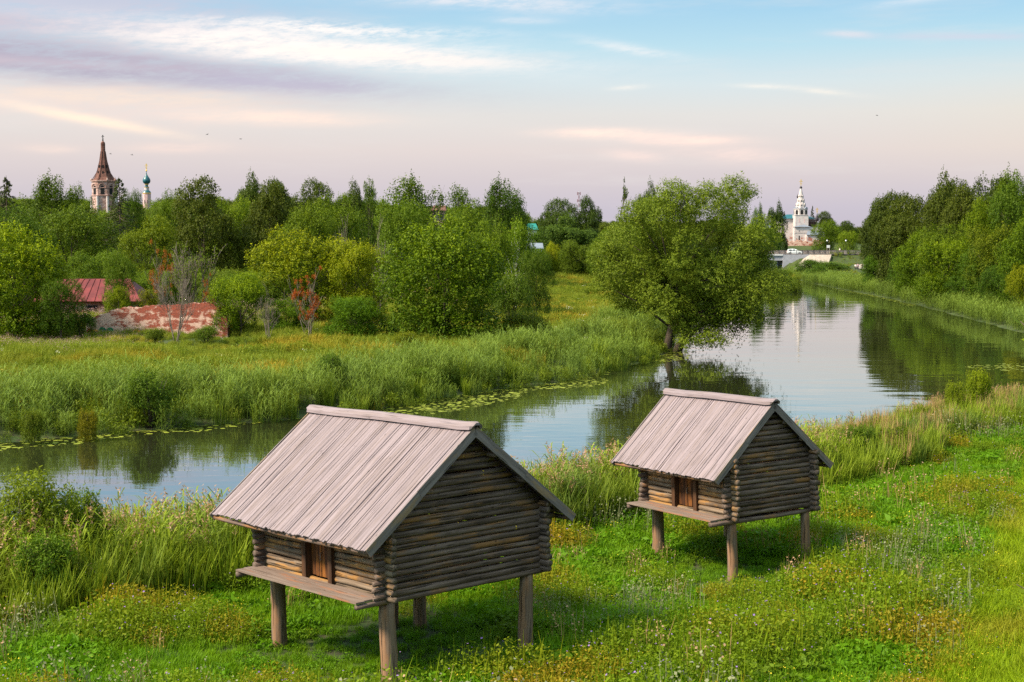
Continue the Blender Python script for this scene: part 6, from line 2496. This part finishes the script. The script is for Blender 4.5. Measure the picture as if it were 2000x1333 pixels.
# keep the footpath bare
pp = np.array([(96, 390), (88, 365), (84.5, 345), (81, 320), (78, 290), (75.5, 260), (73.5, 240)], float)
pd = polydist(P[:, 0], P[:, 1], pp)
ok &= pd > 2.6
ok &= ~((P[:, 1] > 388) & (P[:, 0] < 89))
P, d, pd = P[ok], d[ok], pd[ok]
u = rs.rand(len(P))
idx = np.where((d < 5.5) & (P[:, 1] < 330), 0, np.where(u < .6, 1, np.where(u < .8, 2, 0)))
scatter('bank_grass', ['reed', 'meadow', 'coarse'], P, idx, (.75 + .5 * rs.rand(len(P))) * (.35 + .65 * sstep(pd, 5, 11)), rs, .08)

# thicket that fills the wood floor: undergrowth one cannot count ----------------
for key in ('shrub0', 'shrub1', 'shrub2', 'broad0', 'broad2'):
    TPL['t_' + key] = [ARCH[key][0]]
P = sample(rs, 7400, -130, 150, 118, 420)
d, dl, dr, dn = regions(P[:, 0], P[:, 1])
side = np.argmin(np.vstack([dl, dr, dn]), 0)
wood = ((side == 0) & (d > 44) & (P[:, 0] < -2 + (P[:, 1] - 125) * .02)) | ((side == 0) & (P[:, 1] > 258) & (P[:, 0] > 2)) | ((side == 1) & (d > 8) & (P[:, 1] < 285))
wood &= ~((P[:, 1] < 150) & (P[:, 0] > -46) & (P[:, 0] < -24) & (P[:, 1] > 110))
ok = wood & in_view(P, 520) & (np.abs(P[:, 1] - BR_Y) > 14)
P = P[ok]
u = rs.rand(len(P))
idx = (u * 5).astype(int)
s = 2.4 + 2.2 * rs.rand(len(P))
scatter('undergrowth', ['t_shrub0', 't_shrub1', 't_shrub2', 't_broad0', 't_broad2'], P, idx, s, rs, .05)
# far woods behind the named trees
for key in ('lime0', 'lime1', 'broad1', 'birch1', 'lime2'):
    TPL['f_' + key] = [ARCH[key][0]]
P = sample(rs, 4800, -480, 560, 300, 900)
d, dl, dr, dn = regions(P[:, 0], P[:, 1])
ok = in_view(P, 620) & (d > 10) & (np.abs(P[:, 1] - BR_Y) > 16) & (np.hypot(P[:, 0] - 104, (P[:, 1] - 528)) > 24)
ok &= ~((P[:, 0] > 50 / 400 * P[:, 1]) & (P[:, 0] < 98 / 400 * P[:, 1]) & (P[:, 1] < 520))
ok &= (P[:, 0] < .155 * P[:, 1]) | (P[:, 0] > .26 * P[:, 1]) | (P[:, 1] > 560)
ok &= (P[:, 0] < -.05 * P[:, 1]) | (P[:, 1] > 430)
ok &= ~((np.abs(P[:, 0] - xat(203, 500, 20)) < 9) & (np.abs(P[:, 1] - 500) < 12)) & ~((np.abs(P[:, 0] - xat(287, 520, 20)) < 7) & (np.abs(P[:, 1] - 522) < 12))
P = P[ok]
u = rs.rand(len(P))
def skyrow(p):
    px = 1000 + FPX * p[0] / p[1]
    if px < 1010:
        near_t = max(0, 1 - abs(px - 203) / 45, 1 - abs(px - 288) / 30)
        return 372 + 34 * float(vnoise(p[0], p[1] * .3, 14)) + 26 * near_t
    return 428 + 14 * float(vnoise(p[0], p[1], 20)) if px < 1420 else 436 + 14 * float(vnoise(p[0], p[1], 20))


# height kept low enough that the skyline stays that of the named trees
zmax = np.array([zat(skyrow(p), p[1]) for p in P]) - H(P[:, 0], P[:, 1])
s = np.clip(zmax * (.8 + .2 * u), 3, 15)
scatter('distant_woods', ['f_lime0', 'f_lime1', 'f_broad1', 'f_birch1', 'f_lime2'], P, (rs.rand(len(P)) * 5).astype(int), s, rs, .03)

# lily pads ---------------------------------------------------------------------
P = sample(rs, 420000, -40, 62, 62, 330)
dl = polydist(P[:, 0], P[:, 1], LEFT)
dr = polydist(P[:, 0], P[:, 1], RIGHT)
ins = inside(P[:, 0], P[:, 1], RIVER)
w = .4 + 2.6 * sstep(vnoise(P[:, 0], P[:, 1], 7), .35, .75) + 1.2 * sstep(P[:, 0], -9, -2) * sstep(P[:, 0], 8, 3)
a = ins & (dl < w) & (P[:, 1] < 130) & (rs.rand(len(P)) < .55)
b = ins & (np.hypot((P[:, 0] - 39.5) / 1.6, P[:, 1] - 106) < 3.6) & (rs.rand(len(P)) < .28)
c = ins & (dr < 1.5) & (P[:, 1] > 205) & (rs.rand(len(P)) < .4)
Q = P[a | b | c]
rot = rs.rand(len(Q)) * 6.283
rad = .05 + .12 * rs.rand(len(Q)) ** 1.7
ang = np.array([.25, 1.0, 1.8, 2.6, 3.6, 4.4, 5.2, 6.0])
th = rot[:, None] + ang[None]
V = np.stack([Q[:, 0:1] + np.cos(th) * rad[:, None], Q[:, 1:2] + np.sin(th) * rad[:, None], np.full(th.shape, .012) + rs.rand(len(Q), 1) * .008], -1).reshape(-1, 3)
i = np.arange(len(Q))[:, None] * 8
F = np.concatenate([i + np.array([[0, 1, 2, 3]]), i + np.array([[0, 3, 4, 7]]), i + np.array([[4, 5, 6, 7]])])
kind(link('lily_pads', quadmesh('lily_pads', V, F, L['pad'], np.repeat(rs.rand(len(Q)), 8))), 'stuff')
